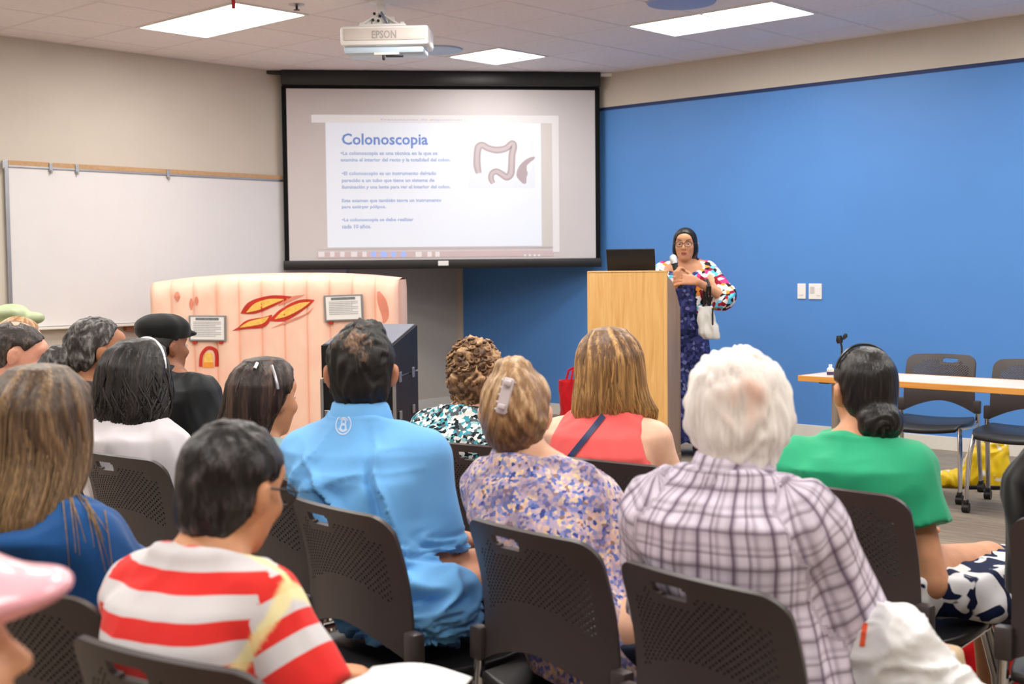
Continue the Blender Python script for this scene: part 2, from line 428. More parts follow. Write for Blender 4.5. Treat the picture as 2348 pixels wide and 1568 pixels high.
# drawing of a large bowel
def on_slide(pts): return [(sp(x, y, .01)[0], -.0105, sp(x, y, .01)[1]) for x, y in pts]
def ribbon(name, pts, widths, mat, y=-.0105):
    """A flat brush stroke on the slide."""
    P = np.array([sp(x, yy, .01) for x, yy in pts]); m = len(P)-1; V = []; Fq = []; N_ = m*6
    for i in range(N_+1):
        u = i/N_*m; k = min(int(u), m-1); f = u-k; p0, p1, p2, p3 = P[max(k-1, 0)], P[k], P[k+1], P[min(k+2, m)]
        c = .5*(2*p1+(p2-p0)*f+(2*p0-5*p1+4*p2-p3)*f*f+(3*p1-p0-3*p2+p3)*f**3); t = .5*((p2-p0)+2*(2*p0-5*p1+4*p2-p3)*f+3*(3*p1-p0-3*p2+p3)*f*f); t = t/np.linalg.norm(t); n_ = np.array((-t[1], t[0]))
        w = (widths[k]*(1-f)+widths[k+1]*f)*11.3/FPX/2
        for s_ in (-1, 1): V.append((c[0]+n_[0]*w*s_, y, c[1]+n_[1]*w*s_))
    for i in range(N_): Fq.append((2*i, 2*i+1, 2*i+3, 2*i+2))
    return MB().add(V, Fq).build(name, mat, scr)
g_col2 = glow('projected pale brown drawing', (206, 194, 198), .20, (184, 174, 176))
path = [(1098, 397), (1094, 380), (1094, 355), (1097, 338), (1106, 333), (1120, 340), (1140, 344), (1160, 340), (1174, 329), (1178, 336), (1174, 355), (1173, 380), (1171, 398), (1162, 406), (1150, 399), (1138, 393), (1128, 398), (1126, 410), (1131, 420)]
wid = [13, 17, 16, 17, 16, 15, 16, 15, 15, 16, 16, 16, 17, 16, 15, 14, 13, 13, 10]
ribbon('bowel_drawing', path, wid, g_colon); ribbon('drawing_light', path, [w*.45 for w in wid], g_col2, -.0112)
ribbon('bowel_drawing', [(1226, 360), (1212, 370), (1201, 385), (1197, 402), (1204, 421)], [3, 14, 22, 26, 5], g_colon); ribbon('drawing_light', [(1224, 368), (1214, 382), (1211, 394)], [3, 13, 4], g_page, -.0112)

# ------------------------------------------------------------------ projector on its pole
def projector():
    c = at(889, 90, 8.25); yaw = math.radians(-3)
    r = thing('projector', 'white ceiling projector hanging on a white pole', 'projector', c, yaw)
    k = 8.25/FPX
    w, h, d = 200*k, 44*k, .30
    MB().box((0, 0, .0), (w, d, h), .018).build('housing', m_white, r, True)
    m_warm = plain('warm grey shell', (214, 205, 200), .5)
    MB().box((0, -d/2-.003, .006), (w-.05, .008, h-.05), .003).build('back_panel', m_warm, r, True)
    m_ice = plain('bluish underside', (196, 214, 230), .35)
    MB().box((-.01, .01, -h/2-.02), (w-.05, d-.05, .05), .014).build('underside', m_ice, r, True)
    MB().box((0.01, -.1, -h/2-.052), (.16, .08, .016), .004).build('filter_lid', m_white, r, True)
    MB().box((.06, -.12, -h/2-.066), (.11, .03, .014), .003).build('cable_cover', m_black, r, True)
    MB().box((-.01, -.12, -h/2-.075), (.016, .03, .03), .003).build('foot', m_black, r, True)
    e = text_mesh('EPSON', (-.078, -.022, .078, .028), -d/2-.009, 'maker_lettering', plain('grey lettering', (165, 158, 156), .5), r, bold=.02)
    z0 = h/2; zt = CEIL-c[2]; px = (875-889)*k
    MB().tube([(px, 0, z0+.1), (px, 0, zt)], .028, 20).build('pole', m_white, r, True)
    b = MB().box((px+.02, 0, z0+.012), (.30, .2, .014), .004)
    b.box((px, 0, z0+.05), (.10, .1, .07), .006)
    for x, l in ((-.075, .05), (.075, .06), (.14, .03), (-.12, .03)): b.box((px+x, -.02, z0+l/2+.012), (.03, .05, l), .004)
    for x in (-1, 1): b.tube([(px+x*.03, -.05, z0+.08), (px+x*.13, -.08, z0+.012)], .008, 8)
    b.build('mount_bracket', m_white, r, True)
    MB().tube([(px+.01, -.06, z0+.10), (px+.03, -.075, z0+.06), (px+.055, -.08, z0+.01)], .007, 8).build('cable', plain('grey cable', (110, 122, 150), .5), r, True)
    for x, z in ((-.035, .09), (-.045, .05), (.0, .075), (-.01, .045)):
        MB().lathe([(.009, 0), (.009, .012)], 10, M=Matrix.Translation((px+x, -.055, z0+z)) @ Matrix.Rotation(math.pi/2, 4, 'X')).build('bolt', m_black, r)
    MB().lathe([(.05, zt-.014), (.075, zt-.004), (.075, zt)], 24, (px, 0, 0)).build('ceiling_flange', m_white, r, True)
    lens = MB().lathe([(.05, 0), (.055, .02), (.045, .03), (.04, .028)], 24, M=Matrix.Translation((.15, d/2, .0)) @ Matrix.Rotation(-math.pi/2, 4, 'X')); lens.build('lens', m_black, r, True)
projector()
# ------------------------------------------------------------------ lectern, laptop
def wood(name, a, b, c, rough=.45, axis='Z'):
    k = NT(name); sc = {'Z': (14, 14, .9), 'X': (.9, 14, 14)}[axis]
    v = k.coord(sc); n = k.noise(v, 2.2, 5, .6, .6)
    k.col(k.ramp(n, [(.3, lin(a)), (.5, lin(b)), (.72, lin(c))])); k.set(rough, 0, .4)
    k.bump(n, .06, .002); return k.m
m_maple = wood('maple veneer', (214, 160, 92), (228, 178, 110), (238, 194, 130))
m_side = wood('brown side veneer', (150, 118, 92), (164, 132, 104), (176, 144, 114))
m_edge = wood('orange wood edge', (196, 128, 52), (214, 148, 70), (226, 164, 86), axis='X')
m_tabletop = wood('pale laminate', (214, 196, 184), (224, 208, 198), (232, 218, 208), .35, 'X')
LEC_D, LEC_YAW = 8.6, math.radians(-17.5)
p0 = at(1348, 900, LEC_D); LX = np.array([math.cos(LEC_YAW), math.sin(LEC_YAW), 0.])
# right front corner: on the ray of px 1530
q = ray(1530, 900); A2 = np.array([[q[0], -LX[0]], [q[1], -LX[1]]]); tt = np.linalg.solve(A2, (p0-CAM)[:2]); LW = tt[1]
LZ = CAM[2] + ray(1430, 622)[2]*(LEC_D-.05)
lec = thing('lectern', 'tall maple lectern beside the presenter, with darker curved side panels', 'lectern', (p0[0], p0[1], 0), LEC_YAW)
LD = .50
MB().box((LW/2, .012, (LZ+.04)/2), (LW, .024, LZ-.04), .003).build('front_panel', m_maple, lec)
prof = [(.024, .05), (LD, .05), (LD, LZ-.27)]
for i in range(1, 9):
    a = i/8; prof.append((LD-.02-(LD-.09)*a, LZ-.25+.20*math.sin(a*math.pi/2)))
prof += [(.024, LZ-.03)]
for x in (0.011, LW-.011):
    M = Matrix.Translation((x, 0, 0)) @ Matrix.Rotation(math.pi/2, 4, 'Z') @ Matrix.Scale(-1, 4, (0, 1, 0))
    mb = MB(); n = len(prof)
    vs = [(x-.011, y, z) for y, z in prof] + [(x+.011, y, z) for y, z in prof]
    fs = [tuple(range(n)), tuple(range(2*n-1, n-1, -1))] + [(i, i+n, (i+1) % n+n, (i+1) % n) for i in range(n)]
    mb.add(vs, fs).build('side_panel', m_side, lec)
ang = math.atan2(.22, LD-.03)
MB().box((LW/2, 0, 0), (LW-.05, .47, .022), .003, Matrix.Translation((0, .26, LZ-.115)) @ Matrix.Rotation(-ang, 4, 'X')).build('reading_top', m_maple, lec)
MB().box((LW/2, .03, LZ-.006), (LW, .06, .018), .004).build('top_rail', m_maple, lec)
MB().box((LW/2, .28, .62), (LW-.05, .40, .02)).build('shelf', m_side, lec)
MB().box((LW/2, .25, .045), (LW+.01, .5, .05), .004).build('plinth', m_side, lec)
MB().box((LW/2, .25, .01), (LW-.06, .44, .02)).build('base_skid', m_black, lec)
# laptop on the reading surface, its lid just showing over the front
lx0 = ((1383-1348)/182)*LW; lx1 = ((1495-1348)/182)*LW
lap = thing('laptop', 'black laptop open on top of the maple lectern', 'laptop', p0*[1, 1, 0]+LX*(lx0+lx1)/2+np.array([-LX[1], LX[0], 0])*.26+np.array([0, 0, LZ-.101]), LEC_YAW)
RM = Matrix.Rotation(-ang, 4, 'X')
MB().box((0, .0, .010), (lx1-lx0, .24, .018), .004, RM).build('base', m_black, lap)
MB().box((0, -.02, .0215), (lx1-lx0-.04, .12, .003), 0, RM).build('keyboard', m_blackmatte, lap)
hinge = RM @ Vector((0, -.118, .02))
MB().box((0, 0, .093), (lx1-lx0, .012, .19), .004, Matrix.Translation(hinge) @ Matrix.Rotation(math.radians(14), 4, 'X')).build('lid', m_black, lap)
MB().box((0, .007, .095), (lx1-lx0-.03, .002, .165), 0, Matrix.Translation(hinge) @ Matrix.Rotation(math.radians(14), 4, 'X')).build('display', plain('dark display', (30, 34, 44), .25), lap)

# ------------------------------------------------------------------ wall plates on the blue wall
def plate(px0, py0, px1, py1, label, gangs):
    a = onplane(px0, py1, room(0, .0), D2); b = onplane(px1, py0, room(0, .0), D2)
    s0, s1 = (a-CN) @ D1, (b-CN) @ D1; z0, z1 = a[2], b[2]
    r = thing('wall_plate', label, 'wall plate', room((s0+s1)/2, 0, (z0+z1)/2) - D2*(.015), ROOM_YAW)
    MB().box((0, -.004, 0), (s1-s0, .008, z1-z0), .003).build('cover', m_white, r)
    if gangs == 1: MB().box((0, -.010, 0), (.030, .006, .064), .002).build('switch', m_white, r)
    else:
        MB().box((-.024, -.010, .012), (.036, .006, .05), .002).build('dimmer', plain('grey switch insert', (205, 200, 198), .5), r)
        MB().box((.03, -.010, 0), (.030, .006, .064), .002).build('switch', m_white, r)
plate(1827, 650, 1846, 685, 'narrow white single switch plate on the blue wall', 1)
plate(1853, 650, 1883, 686, 'wide white double switch plate on the blue wall', 2)

# ------------------------------------------------------------------ training table in front of the blue wall
TB_YAW = math.radians(-45.0); TX = np.array([math.cos(TB_YAW), math.sin(TB_YAW), 0]); TY = np.array([-TX[1], TX[0], 0])
tp = atz(1831, 861, .735); TL, TD = 1.83, .47
tb = thing('training_table', 'long narrow table with pale top and orange wood edge before the blue wall', 'table', (tp[0], tp[1], 0), TB_YAW)
MB().box((TL/2, TD/2, .722), (TL-.004, TD-.004, .026)).build('tabletop', m_tabletop, tb)
for (c, d) in (((TL/2, -.002, .720), (TL, .008, .033)), ((TL/2, TD+.002, .720), (TL, .008, .033)), ((-.002, TD/2, .720), (.008, TD, .033)), ((TL+.002, TD/2, .720), (.008, TD, .033))):
    MB().box(c, d, .003).build('edge_band', m_edge, tb)
m_tleg = plain('beige grey leg metal', (176, 166, 156), .4, metal=.6)
for x in (.13, TL-.13):
    MB().tube([(x, TD/2-.05, .70), (x, TD/2-.05, .06)], .024, 14).build('leg', m_tleg, tb, True)
    f = MB().box((x, TD/2, .055), (.05, TD-.04, .03), .008)
    for y in (.05, TD-.05): f.lathe([(.02, 0), (.022, .006), (.022, .03), (.01, .042)], 12, (x, y, 0))
    f.build('foot', m_tleg, tb, True)
    MB().box((x, TD/2, .700), (.06, TD-.1, .016), .004).build('bracket', m_black, tb)
# things on the table
def on_table(px, py, back): 
    q = atz(px, py, .737); return q
cpos = tp + TX*.50 + TY*.2; cpos[2] = .7355
mic = thing('table_microphone', 'black gooseneck microphone standing on the pale table', 'microphone', atz(1930, 858, .7355), TB_YAW)
MB().lathe([(.055, 0), (.055, .012), (.045, .02), (.012, .026)], 24).build('base', m_black, mic, True)
MB().tube([(0, 0, .02), (0, 0, .10), (.0, 0, .155), (-.008, 0, .185)], .006, 8).build('gooseneck', m_black, mic, True)
mh = MB().tube([(-.012, 0, .178), (-.016, .0, .195), (-.018, 0, .222)], [.016, .02, .014], 12)
mh.tube([(.012, 0, .205), (.022, 0, .22), (.026, 0, .234)], [.009, .014, .008], 10); mh.tube([(-.01, 0, .19), (.014, 0, .207)], .005, 6)
mh.build('microphone_head', m_black, mic, True)
bt = thing('small_bottle', 'small white bottle with a dark label at the near end of the pale table', 'bottle', atz(1904, 864, .7355))
MB().lathe([(.018, 0), (.02, .004), (.02, .045), (.009, .056), (.009, .06)], 16).build('body', m_white, bt, True)
MB().lathe([(.0205, .012), (.0205, .03)], 16).build('label_band', plain('dark violet label', (70, 60, 96), .5), bt, True)
MB().lathe([(.010, .06), (.010, .07)], 12).build('cap', m_white, bt, True)
m_paper = plain('white paper', (244, 243, 240), .7, var=.01)
for i, (x, y, w, yw) in enumerate(((.62, .30, .21, .1), (.92, .24, .28, -.05))):
    q = tp + TX*x + TY*y
    r = MB().box((0, 0, .0025), (w, .2, .005), 0).build('paper_sheet', m_paper); r.location = (q[0], q[1], .7352); r.rotation_euler = (0, 0, TB_YAW+yw)
    tag(r, ('white paper lying on the pale table near the microphone', 'white paper lying on the pale table in front of an empty chair')[i], 'paper', 'papers on the table')

# ------------------------------------------------------------------ inflatable colon display
FD = 9.25
fa, fb = at(341, 700, FD), at(913, 700, FD-.05)
IW = np.linalg.norm((fb-fa)[:2]); IX = np.array([*(fb-fa)[:2], 0])/IW; IYAW = math.atan2(IX[1], IX[0])
inf = thing('inflatable_display', 'big peach pink inflatable block with red and yellow tissue artwork', 'inflatable', (fa[0], fa[1], 0), IYAW)
def infxy(px, py):
    IN = np.array([IX[1], -IX[0], 0]); P = onplane(px, py, fa, IN) - np.array([fa[0], fa[1], 0]); return P @ IX, P[2]
ZT = infxy(627, 630)[1]; ZS = infxy(341, 650)[1]; ZR = infxy(913, 641)[1]
IDEP = .62; NT_ = 11
def top_z(x):
    u = x/IW; return ZS + (ZR-ZS)*u + (ZT-(ZS+ZR)/2)*(1-abs(2*u-1)**2.6)
def face_y(x, z):
    ph = (x/IW*NT_) % 1.0
    b = .022*(1-(2*ph-1)**4) * min(1, max(0, (top_z(x)-z-.02)/.10))
    edge = .05*max(0, 1-(top_z(x)-z)/.06)**2 + .04*max(0, 1-x/.04)**2 + .04*max(0, 1-(IW-x)/.04)**2
    return -b + edge
def peach():
    k = NT('peach vinyl')
    tc = k.node('ShaderNodeTexCoord'); sx = k.node('ShaderNodeSeparateXYZ'); k.link(tc.outputs['Object'], sx.inputs[0])
    fr = k.math('PINGPONG', k.math('MULTIPLY', sx.outputs[0], NT_/IW), .5)
    n = k.noise(k.coord((1.5, 1.5, 1.0)), 2.5, 4, .6)
    base = k.ramp(n, [(.35, lin((247, 196, 172))), (.65, lin((252, 214, 192)))])
    seam = k.ramp(fr, [(.0, (1, 1, 1, 1)), (.07, (0, 0, 0, 1))])
    k.col(k.mix(k.math('MULTIPLY', seam, .75), base, lin((242, 176, 148)))); k.set(.42, 0, .35); return k.m
m_peach = peach()
nx_, nz_ = NT_*10, 40; vs = []; fs = []
for j in range(nz_+1):
    for i in range(nx_+1):
        x = IW*i/nx_; tz = top_z(x); z = tz*(j/nz_); z = tz - (tz-z)
        vs.append((x, face_y(x, z), z))
for j in range(nz_):
    for i in range(nx_): a = j*(nx_+1)+i; fs.append((a, a+1, a+nx_+2, a+nx_+1))
def infl_shell():
    mb = MB(); mb.add(vs, fs)
    # top, sides and back as bulged sheets
    tv = []; tf = []
    for j in range(9):
        for i in range(nx_+1):
            x = IW*i/nx_; d = j/8; y0 = face_y(x, top_z(x)); tv.append((x, y0+(IDEP-2*y0)*d, top_z(x)+.012*math.sin(math.pi*d)))
    for j in range(8):
        for i in range(nx_): a = j*(nx_+1)+i; tf.append((a, a+1, a+nx_+2, a+nx_+1))
    mb.add(tv, tf)
    for x, sgn in ((0, -1), (IW, 1)):
        sv = []; sf = []
        for j in range(21):
            for i in range(9):
                z = top_z(x)*j/20; d = i/8; y0 = face_y(x, z); sv.append((x+sgn*.015*math.sin(math.pi*d)*min(1, j/2), y0+(IDEP-2*y0)*d, z))
        for j in range(20):
            for i in range(8): a = j*9+i; sf.append((a, a+1, a+10, a+9))
        mb.add(sv, sf)
    mb.add([(x, IDEP-y, z) for x, y, z in vs], fs)
    return mb
sh = infl_shell().build('inflated_shell', m_peach, inf, True, 60)
m_ired = plain('red print', (200, 48, 30), .45, var=.12); m_iyel = plain('yellow print', (246, 196, 96), .45, var=.12, vscale=40); m_ipink = plain('rose print', (226, 140, 116), .45, var=.1)
m_iora = plain('orange print', (238, 150, 60), .45, var=.15)
def decal(name, pts, widths, mat, off=.004, nn=24, parent=inf):
    """A printed leaf following pixel points, laid on the front of the inflatable."""
    P = [np.array(infxy(*p)) for p in pts]; V = []; Fc = []
    m = len(P)-1
    for i in range(nn+1):
        u = i/nn*m; k = min(int(u), m-1); f = u-k; p0, p1, p2, p3 = P[max(k-1, 0)], P[k], P[k+1], P[min(k+2, m)]
        c = .5*(2*p1+(p2-p0)*f+(2*p0-5*p1+4*p2-p3)*f*f+(3*p1-p0-3*p2+p3)*f**3); t = .5*((p2-p0)+2*(2*p0-5*p1+4*p2-p3)*f+3*(3*p1-p0-3*p2+p3)*f*f); t = t/np.linalg.norm(t); nrm = np.array([-t[1], t[0]])
        w0_, w1_, w2_, w3_ = widths[max(k-1, 0)], widths[k], widths[k+1], widths[min(k+2, m)]
        w = max(.5, .5*(2*w1_+(w2_-w0_)*f+(2*w0_-5*w1_+4*w2_-w3_)*f*f+(3*w1_-w0_-3*w2_+w3_)*f**3))*FD/FPX/2
        for j in range(7):
            q = c + nrm*w*(j/3-1); V.append((q[0], face_y(q[0], q[1])-off, q[1]))
    for i in range(nn):
        for j in range(6): a = i*7+j; Fc.append((a, a+1, a+8, a+7))
    return MB().add(V, Fc).build(name, mat, parent, True)
for a, wd_, inner in ((((541, 757), (570, 744), (605, 738), (625, 722)), (1, 20, 22, 3), ((550, 751), (575, 742), (603, 735), (618, 726))),
                      (((553, 718), (580, 705), (625, 690), (670, 680)), (1, 30, 26, 2), ((567, 716), (590, 703), (620, 692), (652, 686))),
                      (((618, 735), (650, 722), (690, 700), (722, 688)), (1, 28, 26, 2), ((632, 731), (655, 718), (688, 702), (712, 692)))):
    decal('tissue_print', a, wd_, m_ired, .004); decal('tissue_print', inner, [max(1, w*.55) for w in wd_], m_iyel, .0065)
decal('tissue_print', ((535, 758), (560, 748), (585, 741)), (1, 7, 2), m_ired, .0038)
decal('tissue_print', ((640, 700), (665, 686), (700, 676)), (3, 10, 1), m_ipink, .0036)
decal('tissue_print', ((625, 752), (660, 738), (700, 722), (720, 705)), (1, 5, 4, 1), m_ipink, .0036)
arch = [(462+0, 840), (464, 815), (474, 800), (484, 797), (494, 802), (498, 815), (498, 840)]
decal('arch_print', arch, [8]*7, m_ired, .0045)
decal('arch_print', [(480, 842), (480, 812)], [26, 18], m_iora, .0038); decal('arch_print', [(480, 830), (480, 808)], [22, 16], m_iyel, .0042)
for px, py, w, h in ((408, 680, 14, 22), (452, 690, 10, 20), (440, 697, 8, 26)):
    decal('spot_print', [(px, py-h/2), (px, py), (px+1, py+h/2)], [w*.4, w, w*.2], m_ipink, .004)
decal('spot_print', [(868, 668), (876, 690), (884, 722), (880, 740)], [6, 20, 16, 3], m_ipink, .004)
m_sil = plain('sign frame silver', (150, 146, 146), .4, metal=.5)
def ink_lines():
    """Unreadable small print: rows of grey marks."""
    k = NT('small grey print'); v = k.coord((260, 1, 1)); n = k.noise(v, 1, 2)
    k.col(k.ramp(n, [(.42, lin((150, 148, 150))), (.58, lin((206, 204, 206)))])); k.set(.6, 0, .2); return k.m
m_ink = ink_lines(); m_inkd = plain('grey heading print', (120, 120, 122), .6, var=.3, vscale=60)
for i, (x0p, y0p, x1p, y1p) in enumerate(((437, 722, 521, 782), (746, 675, 834, 736))):
    a, c = infxy(x0p, y1p); b_, d = infxy(x1p, y0p); cx, cz, w, h = (a+b_)/2, (c+d)/2, b_-a, d-c
    yy = -.036
    M = Matrix.Translation((cx, yy, cz)) @ Matrix.Rotation(math.radians(-1.5 if i else 1.0), 4, 'Y')
    s = MB().box((0, 0, 0), (w, .012, h), .003, M).build('sign_frame', m_sil, inf); s['label'] = ('framed white sign lower on the inflatable', 'framed white sign higher on the inflatable')[i]
    MB().box((0, -.007, 0), (w-.03, .003, h-.025), 0, M).build('sign_card', m_white, s)
    MB().box((0, -.009, h*.36), (w*.62, .002, .018), 0, M).build('sign_heading', m_inkd, s)
    for r_ in range(9 if i == 0 else 8):
        MB().box(((-.02 if r_ % 3 == 2 else 0), -.009, h*.24-r_*.0125), (w*(.74 if r_ % 3 != 2 else .6), .002, .0055), 0, M).build('print_line', m_ink, s)
    for x in (-1, 1): MB().box((x*w*.35, .012, -h/2-.004), (.03, .02, .03), .004, M).build('sign_tab', m_ired, s)

# ------------------------------------------------------------------ black equipment case in front of it
cd = 7.3; ca = at(737, 820, cd); cb = at(904, 820, cd-.05)
CW = np.linalg.norm((cb-ca)[:2]); cyaw = math.atan2((cb-ca)[1], (cb-ca)[0]) - math.radians(0)
z_f = atz(0, 0, 0)[2]*0 + CAM[2]+ray(760, 792)[2]*cd; z_m = CAM[2]+ray(760, 868)[2]*cd; z_b = CAM[2]+ray(860, 745)[2]*(cd+.62)
cs = thing('equipment_case', 'black two tier equipment case with a grey sloping lid before the inflatable', 'case', (ca[0], ca[1], 0), math.atan2((cb-ca)[1], (cb-ca)[0])-math.radians(1.5))
CDP = .62
m_lid = plain('grey lid laminate', (120, 122, 134), .3, var=.06); m_case = plain('black case laminate', (20, 20, 23), .5, spec=.25, var=.1)
def casebox(z0, zf, zb):
    return MB().add([(0, 0, z0), (CW, 0, z0), (CW, CDP, z0), (0, CDP, z0), (0, 0, zf), (CW, 0, zf), (CW, CDP, zb), (0, CDP, zb)], [(0, 3, 2, 1), (4, 5, 6, 7), (0, 1, 5, 4), (1, 2, 6, 5), (2, 3, 7, 6), (3, 0, 4, 7)])
casebox(.09, z_m-.006, z_m-.006).build('lower_case', m_case, cs)
casebox(z_m+.006, z_f, z_b).build('upper_case', m_case, cs)
sl = math.atan2(z_b-z_f, CDP)
MB().box((CW/2, CDP/2, 0), (CW-.03, math.hypot(CDP, z_b-z_f)-.03, .01), .002, Matrix.Translation((0, 0, (z_f+z_b)/2+.005)) @ Matrix.Translation((0, CDP/2, 0)) @ Matrix.Rotation(sl, 4, 'X') @ Matrix.Translation((0, -CDP/2, 0))).build('lid', m_lid, cs)
MB().box((CW/2, CDP/2, z_m), (CW-.02, CDP-.02, .014)).build('gap_strip', m_steel, cs)
for x, y in ((.03, -.006), (CW-.03, -.006)):
    MB().box((x, y, z_m+.0), (.035, .012, .05), .003).build('latch', m_steel, cs); MB().box((x, y, z_m-.2), (.03, .012, .04), .003).build('latch', m_steel, cs)
for y in (.12, .46): 
    MB().box((CW+.006, y, z_m), (.012, .05, .06), .003).build('latch', m_steel, cs); MB().box((CW+.006, y, z_m-.22), (.012, .05, .05), .003).build('latch', m_steel, cs)
for x in (.0, CW):
    MB().box((x, 0, (z_m+.09)/2), (.018, .018, z_m-.09), .003).build('corner_edge', m_sil, cs)
for x in (.06, CW-.06):
    for y in (.08, CDP-.08):
        c = MB().tube([(x-.014, y, .035), (x+.014, y, .035)], .035, 16); c.box((x, y, .075), (.05, .05, .03), .003); c.build('caster', m_black, cs, True)

# ------------------------------------------------------------------ stacking chairs
m_chair = plain('dark brown grey chair plastic', (66, 58, 58), .42, spec=.5, var=.05, bump=.08, bscale=600)
def backrest_mesh():
    us = [-1.0]; NW = 52; wide, thin = .0055, .0023
    half = .205
    u = -half
    xs = []
    tot = NW*(wide+thin); x = -tot/2
    for i in range(NW): xs += [x, x+wide]; x += wide+thin
    xs = [-half, -half+.0015] + [v for v in xs if -half+.003 < v < half-.003] + [half-.0015, half]
    NR = 40; vsn = []; z = 0.0; hgt = .338
    tz = hgt/(NR*(wide+thin)); z = 0
    for i in range(NR): vsn += [z, z+wide*tz]; z += (wide+thin)*tz
    vsn = [v/hgt for v in vsn] + [1.0]
    def pos(xx, v):
        au = abs(xx)/half
        zt = 0.818 - (.046*(1-math.sqrt(max(0, 1-((au-.74)/.26)**2))) if au > .74 else 0) - .006*au*au
        zb = .476 + .066*(1-au**1.7)
        zz = zb+(zt-zb)*v
        w = 1.0 + .03*(1-v)
        h = (zz-.476)/.342
        y = -.212 - .05*h*h*.9 + .046*au**2*(1-.25*h) + .012*math.sin(h*math.pi)
        return (xx*w, y, zz)
    nx, nz = len(xs), len(vsn); V = [pos(xx, v) for v in vsn for xx in xs]; Fs = []
    for j in range(nz-1):
        for i in range(nx-1):
            xm, vm = (xs[i]+xs[i+1])/2, (vsn[j]+vsn[j+1])/2
            p = pos(xm, vm)
            wi, wj = xs[i+1]-xs[i] > .004, (vsn[j+1]-vsn[j])*hgt > .004
            low = .30 + .10*(1-(abs(xm)/half)**2) if True else .3
            inhole = wi and wj and abs(xm) < half*.80 and low < vm < .87 and ((round((xm+1)/(wide+thin)) + round(vm*hgt/((wide+thin)*tz))) % 2 == 0)
            if vm > .80 and abs(xm) > half*.62: inhole = False
            if -.105 < xm < .012 and .76 < vm: inhole = False
            slot = ((xm+.046)/.048)**4 + ((p[2]-.782)/.0125)**4 < 1
            if inhole or slot: continue
            a = j*nx+i; Fs.append((a, a+1, a+nx+1, a+nx))
    me = bpy.data.meshes.new('backrest'); me.from_pydata(V, [], Fs)
    bm = bmesh.new(); bm.from_mesh(me); bmesh.ops.delete(bm, geom=[v for v in bm.verts if not v.link_faces], context='VERTS'); bm.to_mesh(me); bm.free()
    ob = bpy.data.objects.new('tmp', me); COL.objects.link(ob)
    md = ob.modifiers.new('s', 'SOLIDIFY'); md.thickness = .011; md.offset = 0
    bpy.context.view_layer.update(); out = baked(ob); bpy.data.objects.remove(ob); out.name = 'backrest'; return out
def seat_mesh():
    V = []; Fs = []; n = 24
    for j in range(n+1):
        for i in range(n+1):
            u, v = i/n*2-1, j/n*2-1
            # square to rounded square
            x = u*math.sqrt(1-.28*v*v)*.238; y = v*math.sqrt(1-.22*u*u)*.232+.02
            z = .442 + .014*u*u - .010*(1-v*v) - (.035*max(0, (v-.55)/.45)**2)
            V.append((x, y, z))
    for j in range(n):
        for i in range(n): a = j*(n+1)+i; Fs.append((a, a+1, a+n+2, a+n+1))
    me = bpy.data.meshes.new('seat'); me.from_pydata(V, [], Fs); ob = bpy.data.objects.new('tmp', me); COL.objects.link(ob)
    md = ob.modifiers.new('s', 'SOLIDIFY'); md.thickness = .022; md.offset = -1
    b = ob.modifiers.new('b', 'BEVEL'); b.width = .006; b.segments = 2; b.angle_limit = math.radians(50)
    bpy.context.view_layer.update(); out = baked(ob); bpy.data.objects.remove(ob); out.name = 'seat'; return out
def make_chair():
    r = thing('stacking_chair', 'x', 'chair')
    link('backrest', backrest_mesh(), m_chair, r, True, 40)
    link('seat', seat_mesh(), plain('black seat plastic', (34, 32, 34), .4, var=.08), r, True, 50)
    for sx in (-1, 1):
        MB().box((sx*.224, -.172, .514), (.042, .034, .078), .008).build('side_bracket', m_chair, r, True)
        lg = MB().tube([(sx*.226, -.17, .50), (sx*.226, -.18, .40), (sx*.232, -.235, .07)], .0135, 12).build('leg', m_chrome, r, True)
        lf = MB()
        for d in (0, .034): lf.tube([(sx*.212, .15+d, .425), (sx*.226, .19+d, .30), (sx*.236, .225+d*.6, .07)], .0095, 10)
        lf = lf.build('leg', m_chrome, r, True)
        MB().tube([(sx*.226, -.178, .415), (sx*.222, -.02, .412), (sx*.212, .18, .425)], .010, 10).build('side_rail', m_chrome, r, True)
        for l, y in ((lg, -.24), (lf, .238)):
            c = MB().tube([(sx*.234-.018, y, .027), (sx*.234+.018, y, .027)], .027, 14); c.box((sx*.234, y, .058), (.026, .034, .03), .006)
            c.build('caster', m_black, l, True)
    MB().tube([(-.222, -.05, .413), (0, -.05, .408), (.222, -.05, .413)], .010, 10).build('cross_bar', m_chrome, r, True)
    MB().box((0, .03, .415), (.30, .26, .02), .006).build('seat_pan', m_black, r)
    return r
CHAIR0 = make_chair(); CHAIR_USED = [0]
def place_chair(loc, yaw, label, group):
    r = CHAIR0 if not CHAIR_USED[0] else dup_tree(CHAIR0)
    CHAIR_USED[0] += 1
    r.location = (loc[0], loc[1], 0); r.rotation_euler = (0, 0, yaw); r['label'] = label; r['group'] = group; return r
def chair_from_top(px, py, yaw, label, group='dark stacking chairs of the audience', ztop=.816):
    """Chair whose backrest top centre is seen at the pixel."""
    P = atz(px, py, ztop); off = .25
    o = P[:2] + off*np.array([-math.sin(yaw), math.cos(yaw)])
    place_chair(o, yaw, label, group); return np.array([o[0], o[1], 0.])
for px, d, lab in ((2162, 7.75, 'empty dark chair behind the table, handle slot fully in view'), (2368, 7.25, 'empty dark chair behind the table, cut by the picture edge')):
    P = at(px, 820, d); yw = math.radians(146)
    place_chair(P[:2] + .25*np.array([-math.sin(yw), math.cos(yw)]), yw, lab, 'empty chairs behind the table')
